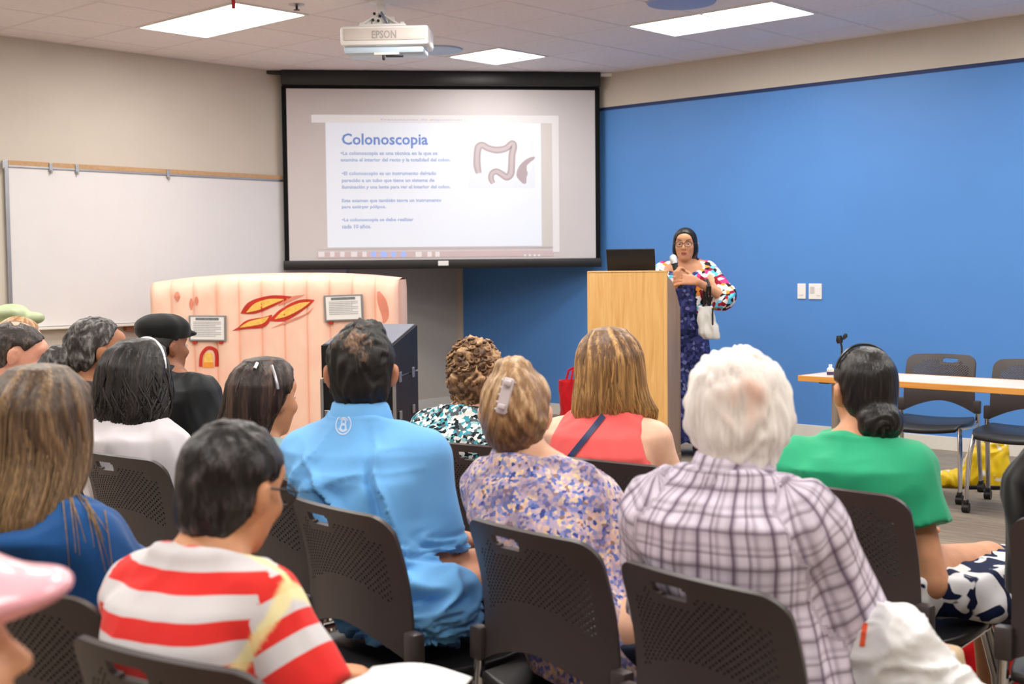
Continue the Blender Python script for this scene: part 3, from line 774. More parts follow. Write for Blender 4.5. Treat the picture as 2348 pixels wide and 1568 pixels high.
# ------------------------------------------------------------------ smooth bodies: distance fields meshed by surface nets
F32 = np.float32
class Field:
    def __init__(s, lo, hi, h):
        s.lo = np.array(lo, float); s.h = h
        s.n = np.ceil((np.array(hi, float)-s.lo)/h).astype(int)+1
        s.D = np.full(s.n, 1.0, F32)
        s.ax = [(s.lo[i]+h*np.arange(s.n[i])).astype(F32) for i in range(3)]
    def sl(s, lo, hi):
        a = np.clip(np.floor((np.array(lo)-s.lo)/s.h).astype(int), 0, s.n); b = np.clip(np.ceil((np.array(hi)-s.lo)/s.h).astype(int)+1, 0, s.n)
        return tuple(slice(i, j) for i, j in zip(a, b))
    def grid(s, sl):
        return s.ax[0][sl[0]][:, None, None], s.ax[1][sl[1]][None, :, None], s.ax[2][sl[2]][None, None, :]
    def union(s, fn, lo, hi, k=.02):
        m = k+2*s.h; sl = s.sl(np.array(lo)-m, np.array(hi)+m)
        if any(q.start >= q.stop for q in sl): return s
        d = fn(*s.grid(sl)).astype(F32); a = s.D[sl]
        h = np.clip(.5+.5*(a-d)/k, 0, 1); s.D[sl] = a*(1-h)+d*h-k*h*(1-h); return s
    def cap(s, a, b, ra, rb, k=.02):
        a = np.array(a, float); b = np.array(b, float); v = b-a; L = float(v@v)+1e-9
        def f(X, Y, Z):
            t = np.clip(((X-a[0])*v[0]+(Y-a[1])*v[1]+(Z-a[2])*v[2])/L, 0, 1)
            return np.sqrt((X-a[0]-t*v[0])**2+(Y-a[1]-t*v[1])**2+(Z-a[2]-t*v[2])**2)-(ra+(rb-ra)*t)
        r = max(ra, rb); return s.union(f, np.minimum(a, b)-r, np.maximum(a, b)+r, k)
    def ell(s, c, r, R=None, k=.02, sub=False):
        c = np.array(c, float); r = np.array(r, float); R = np.eye(3) if R is None else np.array(R)
        def f(X, Y, Z):
            x, y, z = X-c[0], Y-c[1], Z-c[2]
            q = [(R[0, i]*x+R[1, i]*y+R[2, i]*z)/r[i] for i in range(3)]
            g = np.sqrt(q[0]**2+q[1]**2+q[2]**2)
            q2 = np.sqrt((q[0]/r[0])**2+(q[1]/r[1])**2+(q[2]/r[2])**2)+1e-9
            return g*(g-1)/q2
        m = np.abs(R) @ r
        if sub:
            sl = s.sl(c-m-2*s.h-k, c+m+2*s.h+k); d = -f(*s.grid(sl)).astype(F32); a = s.D[sl]
            h = np.clip(.5-.5*(a-d)/k, 0, 1); s.D[sl] = a*(1-h)+d*h+k*h*(1-h); return s
        return s.union(f, c-m, c+m, k)
    def loft(s, lev, off=0.0, n=2.4, k=.03):
        """Horizontal superellipse slices: rows of z, cx, cy, half width, half depth, yaw."""
        L = np.array(lev, float)
        def f(X, Y, Z):
            z = Z.ravel(); it = [np.interp(z, L[:, 0], L[:, i])[None, None, :] for i in range(1, 6)]
            c, sn = np.cos(it[4]), np.sin(it[4]); x, y = X-it[0], Y-it[1]
            a, b = it[2]+off, it[3]+off
            xr, yr = (x*c+y*sn)/a, (-x*sn+y*c)/b
            g = (np.abs(xr)**n+np.abs(yr)**n)**(1/n)
            d = (g-1)*np.minimum(a, b)*.5*(1+np.maximum(a, b)/np.maximum(np.minimum(a, b), 1e-4))**.5
            return np.maximum(d, np.maximum(Z-(L[-1, 0]+off), (L[0, 0]-off)-Z))
        w = max(L[:, 3].max(), L[:, 4].max())+off
        lo = (L[:, 1].min()-w, L[:, 2].min()-w, L[0, 0]-off); hi = (L[:, 1].max()+w, L[:, 2].max()+w, L[-1, 0]+off)
        return s.union(f, lo, hi, k)
    def cut(s, fn, k=0.0):
        sl = tuple(slice(0, q) for q in s.n); s.D = np.maximum(s.D, fn(*s.grid(sl)).astype(F32)); return s
    def plane(s, p, n):
        """Removes what lies beyond p on the side n points to."""
        n = np.array(n, float); n /= np.linalg.norm(n)
        return s.cut(lambda X, Y, Z: (X-p[0])*n[0]+(Y-p[1])*n[1]+(Z-p[2])*n[2])
    def mesh(s, smooth=1):
        D = s.D.copy(); D[0] = np.maximum(D[0], .01); D[-1] = np.maximum(D[-1], .01)
        D[:, 0] = np.maximum(D[:, 0], .01); D[:, -1] = np.maximum(D[:, -1], .01); D[:, :, 0] = np.maximum(D[:, :, 0], .01); D[:, :, -1] = np.maximum(D[:, :, -1], .01)
        I = D < 0; cnt = np.zeros(np.array(D.shape)-1, np.int8)
        offs = [(x, y, z) for x in (0, 1) for y in (0, 1) for z in (0, 1)]
        sx, sy, sz = D.shape
        for o in offs: cnt += I[o[0]:sx-1+o[0], o[1]:sy-1+o[1], o[2]:sz-1+o[2]]
        act = (cnt > 0) & (cnt < 8); ijk = np.argwhere(act); idx = np.full(act.shape, -1, np.int32); idx[act] = np.arange(len(ijk))
        vals = np.stack([D[ijk[:, 0]+o[0], ijk[:, 1]+o[1], ijk[:, 2]+o[2]] for o in offs], 1)
        P = np.zeros((len(ijk), 3)); C = np.zeros(len(ijk))
        for a in range(8):
            for b in range(a+1, 8):
                oa, ob = np.array(offs[a]), np.array(offs[b])
                if np.abs(oa-ob).sum() != 1: continue
                va, vb = vals[:, a], vals[:, b]; m = (va < 0) != (vb < 0); t = np.where(m, va/np.where(m, va-vb, 1), 0)
                P += np.where(m[:, None], oa+(ob-oa)*t[:, None], 0); C += m
        V = s.lo+s.h*(ijk+P/np.maximum(C, 1)[:, None])
        quads = []
        for ax in range(3):
            A = np.moveaxis(I, ax, 0); df = A[:-1] != A[1:]
            sgn = A[:-1]
            e = np.argwhere(df)
            # back to xyz order of the edge start
            o1, o2 = [(1, 2), (2, 0), (0, 1)][ax]
            order = [ax]+[q for q in range(3) if q != ax]
            E = np.empty_like(e); 
            for q, t in enumerate(order): E[:, t] = e[:, q]
            ins = sgn[df]
            ok = (E[:, o1] > 0) & (E[:, o2] > 0) & (E[:, o1] < D.shape[o1]-1) & (E[:, o2] < D.shape[o2]-1)
            E, ins = E[ok], ins[ok]
            def at_(d1, d2):
                Q = E.copy(); Q[:, o1] -= d1; Q[:, o2] -= d2; return idx[Q[:, 0], Q[:, 1], Q[:, 2]]
            q = np.stack([at_(1, 1), at_(0, 1), at_(0, 0), at_(1, 0)], 1)
            q[~ins] = q[~ins][:, ::-1]; quads.append(q)
        Q = np.concatenate(quads); Q = Q[(Q >= 0).all(1)]
        for _ in range(smooth):
            acc = np.zeros_like(V); n = np.zeros(len(V))
            for a in range(4):
                b = (a+1) % 4; np.add.at(acc, Q[:, a], V[Q[:, b]]); np.add.at(n, Q[:, a], 1); np.add.at(acc, Q[:, b], V[Q[:, a]]); np.add.at(n, Q[:, b], 1)
            V = V*.5+.5*acc/np.maximum(n, 1)[:, None]
        return V, Q
def vnormals(V, Q):
    n = np.cross(V[Q[:, 2]]-V[Q[:, 0]], V[Q[:, 3]]-V[Q[:, 1]]); N = np.zeros_like(V)
    for a in range(4): np.add.at(N, Q[:, a], n)
    return N/np.maximum(np.linalg.norm(N, axis=1), 1e-9)[:, None]
def waves(P, freq, seed, n=7, warp=.0):
    """Smooth random field: a sum of sines in random directions."""
    r = np.random.default_rng(seed); out = np.zeros(len(P))
    if warp:
        P = P + warp*np.stack([waves(P, freq*.5, seed+11+i, 5) for i in range(3)], 1)
    for i in range(n):
        d = r.normal(size=3); d /= np.linalg.norm(d); out += np.sin(P@d*freq*(.6+.8*r.random())*2*math.pi+r.random()*6.28)
    return out/math.sqrt(n)
def np_link(name, V, Q, mat, parent, attrs=None, extra=None, smooth=True):
    """numpy quads (and a list of extra (verts, faces, attrs)) -> one smooth mesh object."""
    Vs = [V]; Fs = [Q]; At = {k: [v] for k, v in (attrs or {}).items()}; nb = len(V)
    for (v, f, at_) in (extra or []):
        Vs.append(v); Fs.append(f+nb); nb += len(v)
        for k in At: At[k].append(at_.get(k, np.zeros(len(v))))
    V = np.concatenate(Vs); F_ = np.concatenate(Fs)
    me = bpy.data.meshes.new(name); me.vertices.add(len(V)); me.vertices.foreach_set('co', V.astype(F32).ravel())
    me.loops.add(F_.size); me.loops.foreach_set('vertex_index', F_.astype(np.int32).ravel())
    me.polygons.add(len(F_)); me.polygons.foreach_set('loop_start', np.arange(0, F_.size, 4, dtype=np.int32))
    me.update(calc_edges=True); me.validate()
    for k, v in At.items():
        a = me.attributes.new(k, 'FLOAT', 'POINT'); a.data.foreach_set('value', np.concatenate(v).astype(F32))
    return link(name, me, mat, parent, smooth, 180)
def tubes(paths, n=5):
    """Many tapered quad tubes at once: list of (points, radii, value)."""
    Vs = []; Fs = []; val = []; tip = []; nb = 0
    ang = np.arange(n)*2*math.pi/n
    for pts, rad, v in paths:
        p = np.asarray(pts, float); m = len(p); t = np.gradient(p, axis=0); t /= np.linalg.norm(t, axis=1)[:, None]+1e-9
        ref = np.array([0.31, .2, .93]) if abs(t[0][2]) < .8 else np.array([1., .1, 0])
        a = np.cross(t, ref); a /= np.linalg.norm(a, axis=1)[:, None]+1e-9; b = np.cross(t, a); r = np.asarray(rad, float)
        ring = p[:, None]+r[:, None, None]*(a[:, None]*np.cos(ang)[None, :, None]+b[:, None]*np.sin(ang)[None, :, None])
        Vs.append(ring.reshape(-1, 3)); i = np.arange(m-1)[:, None]*n; k = np.arange(n)[None]; k2 = (k+1) % n
        Fs.append((np.stack([i+k, i+k2, i+n+k2, i+n+k], -1).reshape(-1, 4))+nb); nb += m*n
        val.append(np.full(m*n, v)); tip.append(np.repeat(np.linspace(0, 1, m), n))
    return np.concatenate(Vs), np.concatenate(Fs), {'tint': np.concatenate(val), 'tip': np.concatenate(tip)}
def rotz(a): c, s_ = math.cos(a), math.sin(a); return np.array([[c, -s_, 0], [s_, c, 0], [0, 0, 1.]])
def rotx(a): c, s_ = math.cos(a), math.sin(a); return np.array([[1, 0, 0], [0, c, -s_], [0, s_, c]])
def roty(a): c, s_ = math.cos(a), math.sin(a); return np.array([[c, 0, s_], [0, 1, 0], [-s_, 0, c]])
# ------------------------------------------------------------------ people: materials
def skin(name, c):
    if name in MATS: return MATS[name]
    k = NT(name); n = k.noise(k.coord(), 30, 3); b = lin(c)
    k.col(k.ramp(n, [(.3, tuple(x*.92 for x in b[:3])+(1,)), (.7, tuple(min(1, x*1.06) for x in b[:3])+(1,))])); k.set(.5, 0, .35)
    k.b.inputs['Subsurface Weight'].default_value = .12; k.b.inputs['Subsurface Radius'].default_value = (.012, .005, .003); k.b.inputs['Subsurface Scale'].default_value = .6
    k.bump(k.noise(k.coord(), 500, 2), .05, .001); MATS[name] = k.m; return k.m
def hairmat(name, dark, mid, light, rough=.42, tipmix=0.0, tipcol=None, strand=(160, 160, 14)):
    """Strands between dark and light by each lock's own tint; the ends may be a lighter dye."""
    k = NT(name); t = k.attr('tint'); n = k.noise(k.coord(strand), 1.0, 3, .6)
    f = k.math('MULTIPLY_ADD', n, .7, k.math('MULTIPLY', t, .45)); f = k.math('SUBTRACT', f, .08)
    c = k.ramp(f, [(.2, lin(dark)), (.5, lin(mid)), (.8, lin(light))])
    if tipcol is not None:
        w = k.math('MULTIPLY', k.attr('tip'), tipmix); c = k.mix(w, c, k.mix(n, lin(mid), lin(tipcol)))
    k.col(c); k.set(rough, 0, .35); k.bump(n, .5, .004); return k.m
def fabric(name, c, rough=.85, var=.05, weave=.15, sheen=.15, scale=700):
    if name in MATS: return MATS[name]
    k = NT(name); n = k.noise(k.coord(), 9, 3); b = lin(c)
    k.col(k.ramp(n, [(.3, tuple(x*(1-var) for x in b[:3])+(1,)), (.7, tuple(min(1, x*(1+var)) for x in b[:3])+(1,))]))
    k.set(rough, 0, .2, sheen=sheen); k.bump(k.noise(k.coord(), scale, 2), weave, .0015); MATS[name] = k.m; return k.m
m_eye = plain('eye white', (206, 198, 194), .2, var=.01); m_iris = plain('dark iris', (40, 26, 20), .2)
m_denim = fabric('dark denim', (38, 46, 66)); m_blackcloth = fabric('black cloth', (24, 24, 26)); m_khaki = fabric('khaki cloth', (196, 172, 140)); m_navycl = fabric('navy cloth', (22, 30, 52))
m_shoe = plain('dark shoe leather', (36, 30, 28), .5)

def ik(S, W, l1, l2, pole):
    S, W = np.array(S, float), np.array(W, float); v = W-S; d = np.linalg.norm(v); d2 = min(d, (l1+l2)*.995); u = v/d; W = S+u*d2
    a = (l1*l1-l2*l2+d2*d2)/(2*d2); h = math.sqrt(max(1e-6, l1*l1-a*a)); p = np.array(pole, float); p = p-u*(p@u); p /= np.linalg.norm(p)
    return S+u*a+p*h, W
def hand(f, W, fdir, ndir, side, curl=.5, sc=1.0, spread=1.0):
    """Palm, four fingers of unequal length and a thumb leaving the side of the palm."""
    fd = np.array(fdir, float); fd /= np.linalg.norm(fd); nn = np.array(ndir, float); nn -= fd*(nn@fd); nn /= np.linalg.norm(nn); s = np.cross(fd, nn)*side
    W = np.array(W, float)
    for q in (-.026, -.009, .009, .026):
        f.cap(W+s*q*.7*sc, W+(fd*.085+s*q*1.08)*sc, .015*sc, .0125*sc, .008)
    for i, (q, L) in enumerate(((-.028, .062), (-.0095, .072), (.0095, .078), (.028, .070))):
        p = W+(fd*.088+s*q*1.1)*sc; a0 = (i-1.5)*.11*spread; d = fd*math.cos(a0)+s*math.sin(a0); r = .0088*sc; ang = 0
        for j, fr in enumerate((.45, .32, .23)):
            ang += curl*(.8, 1.0, .7)[j]; dd = d*math.cos(ang)+nn*math.sin(ang); p2 = p+dd*L*fr*sc; f.cap(p, p2, r, r*.92, .003); p = p2; r *= .92
    p = W+(fd*.022+s*.026)*sc; d = fd*.62+s*.75+nn*.25; d /= np.linalg.norm(d)
    p2 = p+d*.038*sc; f.cap(p, p2, .0125*sc, .0105*sc, .008); d2 = d*.7+fd*.6+nn*.25*curl; d2 /= np.linalg.norm(d2); p3 = p2+d2*.03*sc; f.cap(p2, p3, .0105*sc, .009*sc, .004); f.cap(p3, p3+(d2*.8+fd*.3)*.022*sc, .0092*sc, .0075*sc, .003)
def head_skin(f, R, c, s=1.0, wide=1.0):
    T = lambda p: c+R @ (np.array(p)*s)
    E = lambda p, r, k=.02, sub=False: f.ell(T(p), np.array(r)*s, R, k, sub)
    E((0, -.012, .030), (.074*wide, .094, .084)); E((0, .02, -.02), (.064*wide, .068, .075), .03); E((0, .035, -.065), (.047*wide, .05, .048), .03)
    E((0, .07, .045), (.05, .02, .03), .02)
    for sx in (-1, 1):
        E((sx*.033, .088, .006), (.017, .014, .012), .012, True)
        E((sx*.035, .066, -.022), (.022, .024, .02), .02)
        E((sx*.077*wide, -.008, -.008), (.011, .020, .032), .006); E((sx*.085*wide, -.014, .0), (.009, .018, .024), .005)
        E((sx*.090*wide, -.002, .0), (.005, .009, .014), .003, True)
    f.cap(T((0, .086, .012)), T((0, .106, -.022)), .008*s, .012*s, .012)
    for sx in (-1, 1): E((sx*.011, .094, -.026), (.009, .010, .008), .008)
    f.cap(T((-.019, .079, -.056)), T((.019, .079, -.056)), .0085*s, .0085*s, .006); f.cap(T((-.017, .078, -.068)), T((.017, .078, -.068)), .009*s, .009*s, .006)
    f.cap(T((-.022, .092, -.0618)), T((.022, .092, -.0618)), .0001, .0001, .004)
    E((0, .066, -.094), (.022, .018, .016), .02)
def eyes(parent, R, c, s=1.0, iris=True):
    for sx in (-1, 1):
        p = c+R @ (np.array((sx*.032, .0750, .006))*s)
        M = Matrix.Translation(Vector(p))
        o = MB().lathe([(.0005, -.0102*s), (.006*s, -.0083*s), (.0092*s, -.0043*s), (.0102*s, 0), (.0092*s, .0043*s), (.006*s, .0083*s), (.0005, .0102*s)], 12, M=M).build('eye', m_eye, parent, True, 180)
        q = c+R @ (np.array((sx*.032, .0838, .006))*s); Mr = Matrix([[*R[0]], [*R[1]], [*R[2]]]).to_4x4()
        MB().lathe([(.0001, -.0012), (.0055*s, -.0008), (.0055*s, .0008), (.0001, .0018)], 12, M=Matrix.Translation(Vector(q)) @ Mr @ Matrix.Rotation(-math.pi/2, 4, 'X')).build('iris', m_iris, o, True)

class Person:
    """A seated (or standing) figure in the frame of its chair: x right, y ahead, z up."""
    def __init__(s, label, origin, yaw, head, hyaw=0, hpitch=0, hroll=0, syaw=None, sw=.150, sc=1.0, belly=1.0, chest=1.0, wristL=None, wristR=None, 
                 skin_c=(214, 164, 134), skin_n='light skin', hdrop=.200, pel=None, h=.0068, seat=.475, standing=False, hscale=1.0, round_back=.03, group=None, hip_w=1.0, elbow_out=1.0, shift=(0, 0), ndrop=.112, knee=.40, kneew=.125, clear=.054):
        shift = (rotz(yaw).T @ np.array((shift[0], shift[1], 0)))[:2]
        s.o = np.array([origin[0], origin[1], 0.]); s.yaw = yaw; s.Ri = rotz(yaw).T
        s.root = thing('person', label, 'person', (origin[0], origin[1], 0), yaw, group)
        s.h = np.array(s.Ri @ (np.array(head)-s.o)); s.hs = hscale
        if pel is None: pel = (s.h[0]*.38 if not standing else 0, -.025)
        s.hR = rotz(math.radians(hyaw)-yaw) @ rotx(math.radians(hpitch)) @ roty(math.radians(hroll))
        s.th = (math.radians(syaw)-yaw) if syaw is not None else 0.0
        s.sw, s.sc, s.standing = sw, sc, standing
        s.skin = skin(skin_n, skin_c)
        s.N = s.h+s.hR @ np.array((0, -.025, -.10))*hscale; s.N = np.array([s.N[0], s.N[1]-.012, s.h[2]-ndrop])
        s.N[:2] += np.array((shift[0]*.55, shift[1]*.55))
        s.C = np.array([s.N[0]+shift[0]*.45, s.N[1]-.015+shift[1]*.45, s.h[2]-hdrop])
        Rt = rotz(s.th); s.Rt = Rt
        s.S = {q: s.C+Rt @ np.array((q*sw, .0, 0)) for q in (-1, 1)}
        b0 = seat if not standing else .84; P0 = np.array([pel[0], pel[1]]); z1 = s.N[2]
        lev = []; w = sw/.155
        for t, a, b in ((0, .150*hip_w, .115), (.14, .172*hip_w, .125*(.6+.4*belly)), (.34, .158*(.5+.5*belly), .112*belly), (.55, .158*w, .112*chest), (.72, .172*w, .118*chest), (.84, .170*w, .105*chest), (.91, .122*w, .085), (.955, .080, .070), (1.0, .060, .060)):
            z = b0+(z1-b0)*t; tt = min(1, t/.84); c = P0*(1-tt)+s.C[:2]*tt; e = max(0, (t-.84)/.16); c = c*(1-e)+s.N[:2]*e
            c = c+np.array([0, -round_back*math.sin(math.pi*min(1, t))])
            if not standing:
                th_ = s.th*tt; ext = math.sqrt((a*sc*math.sin(th_))**2+(b*sc*math.cos(th_))**2)+clear; lim = -.180-.055*min(1, max(0, (z-.5)/.32))**2
                if z < .86 and c[1]-ext < lim: c[1] = lim+ext
            lev.append((z, c[0], c[1], a*sc, b*sc, s.th*tt))
        s.lev = lev; s.vox = h
        s.E = {}; s.W = {}
        for q, w_ in ((-1, wristL), (1, wristR)):
            W = np.array(w_ if w_ is not None else (q*.085+pel[0], .30, .635)); pole = Rt @ np.array((q*.42*elbow_out, -.24, -.88))
            if not standing: W = Rt @ (W*(1, 1, 0))+W*(0, 0, 1)
            s.E[q], s.W[q] = ik(s.S[q], W, .285*sc, .25*sc, pole)
        if not standing:
            s.H = {q: np.array((pel[0]+q*.092, pel[1]+.03, .560)) for q in (-1, 1)}; s.K = {q: np.array((pel[0]+q*kneew, knee, .535)) for q in (-1, 1)}
            s.A = {q: np.array((pel[0]+q*(kneew+.005), knee+.04, .095)) for q in (-1, 1)}
        else:
            s.H = {q: np.array((pel[0]+q*.085, pel[1], .88)) for q in (-1, 1)}; s.K = {q: np.array((pel[0]+q*.09, pel[1]+.02, .48)) for q in (-1, 1)}
            s.A = {q: np.array((pel[0]+q*.095, pel[1]-.01, .085)) for q in (-1, 1)}
        s.hands = {-1: dict(), 1: dict()}
    def bounds(s, m=.14):
        pts = np.array([s.h+(0, 0, .14), s.h, *s.S.values(), *s.E.values(), *s.W.values(), *s.H.values(), *s.K.values(), *s.A.values()])
        lo, hi = pts.min(0)-m, pts.max(0)+m; L = np.array(s.lev); r_ = np.maximum(L[:, 3], L[:, 4])+.06; lo[:2] = np.minimum(lo[:2], (L[:, 1:3]-r_[:, None]).min(0)); hi[:2] = np.maximum(hi[:2], (L[:, 1:3]+r_[:, None]).max(0)); lo[2] = .0; hi[1] = max(hi[1], s.A[1][1]+.2); return lo, hi
    def body(s, wide=1.0, ears=True, shrink=.006, hands=True, legs=True):
        lo, hi = s.bounds(); f = Field(lo, hi, s.vox)
        f.loft(s.lev, -shrink, 2.3, .03)
        for q in (-1, 1):
            f.cap(s.C+s.Rt @ np.array((q*.03, 0, .045)), s.S[q]+(0, 0, -.002), .055*s.sc-shrink, .050*s.sc-shrink, .05)
            f.cap(s.S[q], s.E[q], .050*s.sc-.002, .037*s.sc, .025); f.cap(s.E[q], s.W[q], .037*s.sc, .025*s.sc, .012)
            if hands:
                d = s.W[q]-s.E[q]; hd = s.hands[q]; hand(f, s.W[q]+d/np.linalg.norm(d)*.012, hd.get('dir', d+np.array((-q*.05, 0, -.06))), hd.get('n', (0, .0, -1)), hd.get('side', -q), hd.get('curl', .35), s.sc*.98, hd.get('spread', 1.0))
            if legs:
                f.cap(s.H[q], s.K[q], .080, .058, .03); f.cap(s.K[q], s.A[q], .055, .036, .02); f.cap(s.A[q]+(0, 0, -.04), s.A[q]+(q*.015, .13, -.062), .036, .026, .02)
        f.cap(s.C+(0, 0, .03), s.h+s.hR @ np.array((0, -.025, -.05)), .060*s.hs*(.5+.5*s.sc), .056*s.hs, .03)
        head_skin(f, s.hR, s.h, s.hs, wide)
        V, Q = f.mesh(1); s.body_o = np_link('body', V, Q, s.skin, s.root); eyes(s.root, s.hR, s.h, s.hs); return s
    # ---- clothes
    def shirt(s, mat, name='shirt', off=.013, hem=None, sleeve=.75, cuff=.012, neck=(.012, .25), vox=.0075, folds=.004, seed=1, arm=1.0, sleeveless=False, fold_fn=None, strapw=.8, belly=0.0, long_to=None, puff=0.0, fold_freq=9, arm_from=-.03, more=None):
        lo, hi = s.bounds(.12); lo[2] = .42 if not s.standing else .7; hi[2] = s.N[2]+.08
        f = Field(lo, hi, vox); lv = [list(l) for l in s.lev]
        for l in lv: l[3] += off*.6; l[4] += off*.8
        if hem is not None: lv = [l for l in lv if l[0] >= hem-.001] if any(l[0] >= hem for l in lv) else lv
        f.loft(lv, off*.5, 2.5, .03)
        arms = {}
        for q in (-1, 1):
            f.cap(s.C+s.Rt @ np.array((q*.03, 0, .045)), s.S[q]+(0, 0, -.004), .055*s.sc+off*.5, (.050*s.sc+off)*strapw if sleeveless else .050*s.sc+off, .05)
            if sleeveless: continue
            full = sleeve > 1.0
            a = s.S[q]; b = s.E[q]; end = a+(b-a)*min(1, sleeve)
            r0, r1 = .052*s.sc+off*arm+puff, .040*s.sc+off*arm+cuff*min(1, sleeve)+puff*.6
            f2 = Field(lo, hi, vox); f2.cap(a, end if not full else b, r0, r1, .02)
            arms[q] = (a, end)
            if full:
                e2 = b+(s.W[q]-b)*(sleeve-1); f2.cap(b, e2, r1, .027*s.sc+off*arm+cuff, .02); f2.plane(e2, s.W[q]-b)
            else: f2.plane(end, b-a)
            k = .03; h = np.clip(.5+.5*(f.D-f2.D)/k, 0, 1); f.D = f.D*(1-h)+f2.D*h-k*h*(1-h)
            if not full: # keep the cuff crisp
                sl = f.sl(end-.1, end+.1); X, Y, Z = f.grid(sl); u = (b-a)/np.linalg.norm(b-a)
                pl = ((X-end[0])*u[0]+(Y-end[1])*u[1]+(Z-end[2])*u[2]); near = np.sqrt((X-end[0])**2+(Y-end[1])**2+(Z-end[2])**2)
                side = (X-s.C[0])*(s.Rt @ np.array((q, 0, 0)))[0]+(Y-s.C[1])*(s.Rt @ np.array((q, 0, 0)))[1]
                f.D[sl] = np.where((near < .095) & (side > s.sw+.022), np.maximum(f.D[sl], pl), f.D[sl])
        if more: more(f, s)
        if sleeveless:
            for q in (-1, 1):
                p = s.S[q]+s.Rt @ np.array((q*(-.012), 0, 0)); nrm = s.Rt @ np.array((q*1.0, 0, .30))
                f.plane(p, nrm)
        f.plane(s.N+np.array((0, 0, neck[0])), np.array((0, neck[1], 1.0)))
        if hem is not None: f.plane((0, 0, hem), (0, 0, -1))
        V, Q = f.mesh(1); N = vnormals(V, Q)
        # folds
        if fold_fn is None:
            ctr = np.array([s.lev[4][1], s.lev[4][2], 0])
            Pw = V*np.array((1.3, 1.3, .55)); w1 = waves(Pw, fold_freq*.55, seed, 6, .06); w2 = waves(Pw, fold_freq, seed+5, 6, .05)
            d = (-np.abs(w1)*.9+.5)*folds + w2*folds*.35
        else: d = fold_fn(V, N, s)
        V = V+N*d[:, None]
        # cloth coordinates
        L = np.array(s.lev); cx = np.interp(V[:, 2], L[:, 0], L[:, 1]); cy = np.interp(V[:, 2], L[:, 0], L[:, 2]); th = np.interp(V[:, 2], L[:, 0], L[:, 5])
        x = (V[:, 0]-cx)*np.cos(th)+(V[:, 1]-cy)*np.sin(th); y = -(V[:, 0]-cx)*np.sin(th)+(V[:, 1]-cy)*np.cos(th)
        u = x+.10*np.arctan2(x, np.maximum(-y, .03)) if False else np.arctan2(x, -y)*.145; v = V[:, 2].copy(); isarm = np.zeros(len(V))
        for q in (-1, 1):
            if sleeveless: continue
            a, b = s.S[q], s.E[q]; dv = b-a; Lb = np.linalg.norm(dv); t = ((V-a)@dv)/Lb; r = np.linalg.norm(V-a-np.clip(t, 0, Lb)[:, None]*dv/Lb, axis=1)
            ax = ((V-s.C) @ (s.Rt @ np.array((q, 0, 0)))); m = (ax > s.sw+arm_from+.12*np.clip(s.C[2]-V[:, 2]-.02, 0, .3)) & (r < .10)
            if sleeve > 1: m |= ((V-b)@(s.W[q]-b) > 0) & (np.linalg.norm(np.cross(V-b, (s.W[q]-b)/np.linalg.norm(s.W[q]-b)), axis=1) < .07)
            e1 = np.cross(dv/Lb, (0, .6, .8)); e1 /= np.linalg.norm(e1); e2 = np.cross(dv/Lb, e1); ph = np.arctan2((V-a)@e1, (V-a)@e2)
            v = np.where(m, s.C[2]+.04-t, v); u = np.where(m, ph*.06+.3, u); isarm = np.where(m, 1.0, isarm)
        s.shirt_o = np_link(name, V, Q, mat, s.root, {'u': u, 'v': v, 'sleeve': isarm}); s.shirt_VQ = (V, Q); return s.shirt_o
    def collar(s, mat, hgt=.042, r=.066, tilt=.28, off=(0, -.005, .0)):
        """A folded shirt collar standing round the neck."""
        n = 40; V = []; Q = []; a_ = s.C+np.array((0, 0, .03)); b_ = s.h+s.hR @ np.array((0, -.025, -.05)); t_ = (s.N[2]-.012-a_[2])/(b_[2]-a_[2]); base = a_+(b_-a_)*t_+np.array(off); dirn = b_-base; dirn[2] = max(dirn[2], .08); dirn /= np.linalg.norm(dirn)
        prof = [(r*1.02, .0), (r*.96, hgt*.6), (r*.93, hgt*.98), (r*.965, hgt*1.05), (r*1.05, hgt*.98), (r*1.16, hgt*.4), (r*1.24, -.004), (r*1.21, -.008), (r*1.08, .0)]
        for pr, pz in prof:
            for i in range(n):
                a = 2*math.pi*i/n; fr = max(0, math.sin(a)); p = np.array((math.cos(a)*pr, math.sin(a)*pr*1.02, 0)); p = s.Rt @ p
                zz = pz*(1-.55*fr)-tilt*.08*fr; V.append(base+p+dirn*zz)
        m = len(prof)
        for j in range(m):
            for i in range(n): Q.append((j*n+i, j*n+(i+1) % n, ((j+1) % m)*n+(i+1) % n, ((j+1) % m)*n+i))
        V = np.array(V); return np_link('collar', V, np.array(Q), mat, s.root, {'u': V[:, 0]*1.0, 'v': V[:, 2], 'sleeve': np.zeros(len(V))})
    def trousers(s, mat, name='trousers', vox=.011, off=.010, short=None):
        pts = np.array([*s.H.values(), *s.K.values(), *s.A.values()]); lo, hi = pts.min(0)-.16, pts.max(0)+.16
        f = Field(lo, hi, vox)
        hz = s.lev[1][0]+.03
        f.loft([(l[0], l[1], l[2], l[3]+off*.4, l[4]+off*.4, l[5]) for l in s.lev[:3]], 0, 2.4, .03)
        for q in (-1, 1):
            f.cap(s.H[q], s.K[q], .082+off, .060+off, .03); f.cap(s.K[q], s.A[q]+(0, 0, .0), .058+off, .048+off, .02)
        f.plane((0, 0, hz), (0, 0, 1)); f.plane((0, 0, short if short else .085), (0, 0, -1)); V, Q = f.mesh(1); N = vnormals(V, Q)
        V = V+N*(waves(V, 8, 31, 6, .05)*.004)[:, None]; return np_link(name, V, Q, mat, s.root)
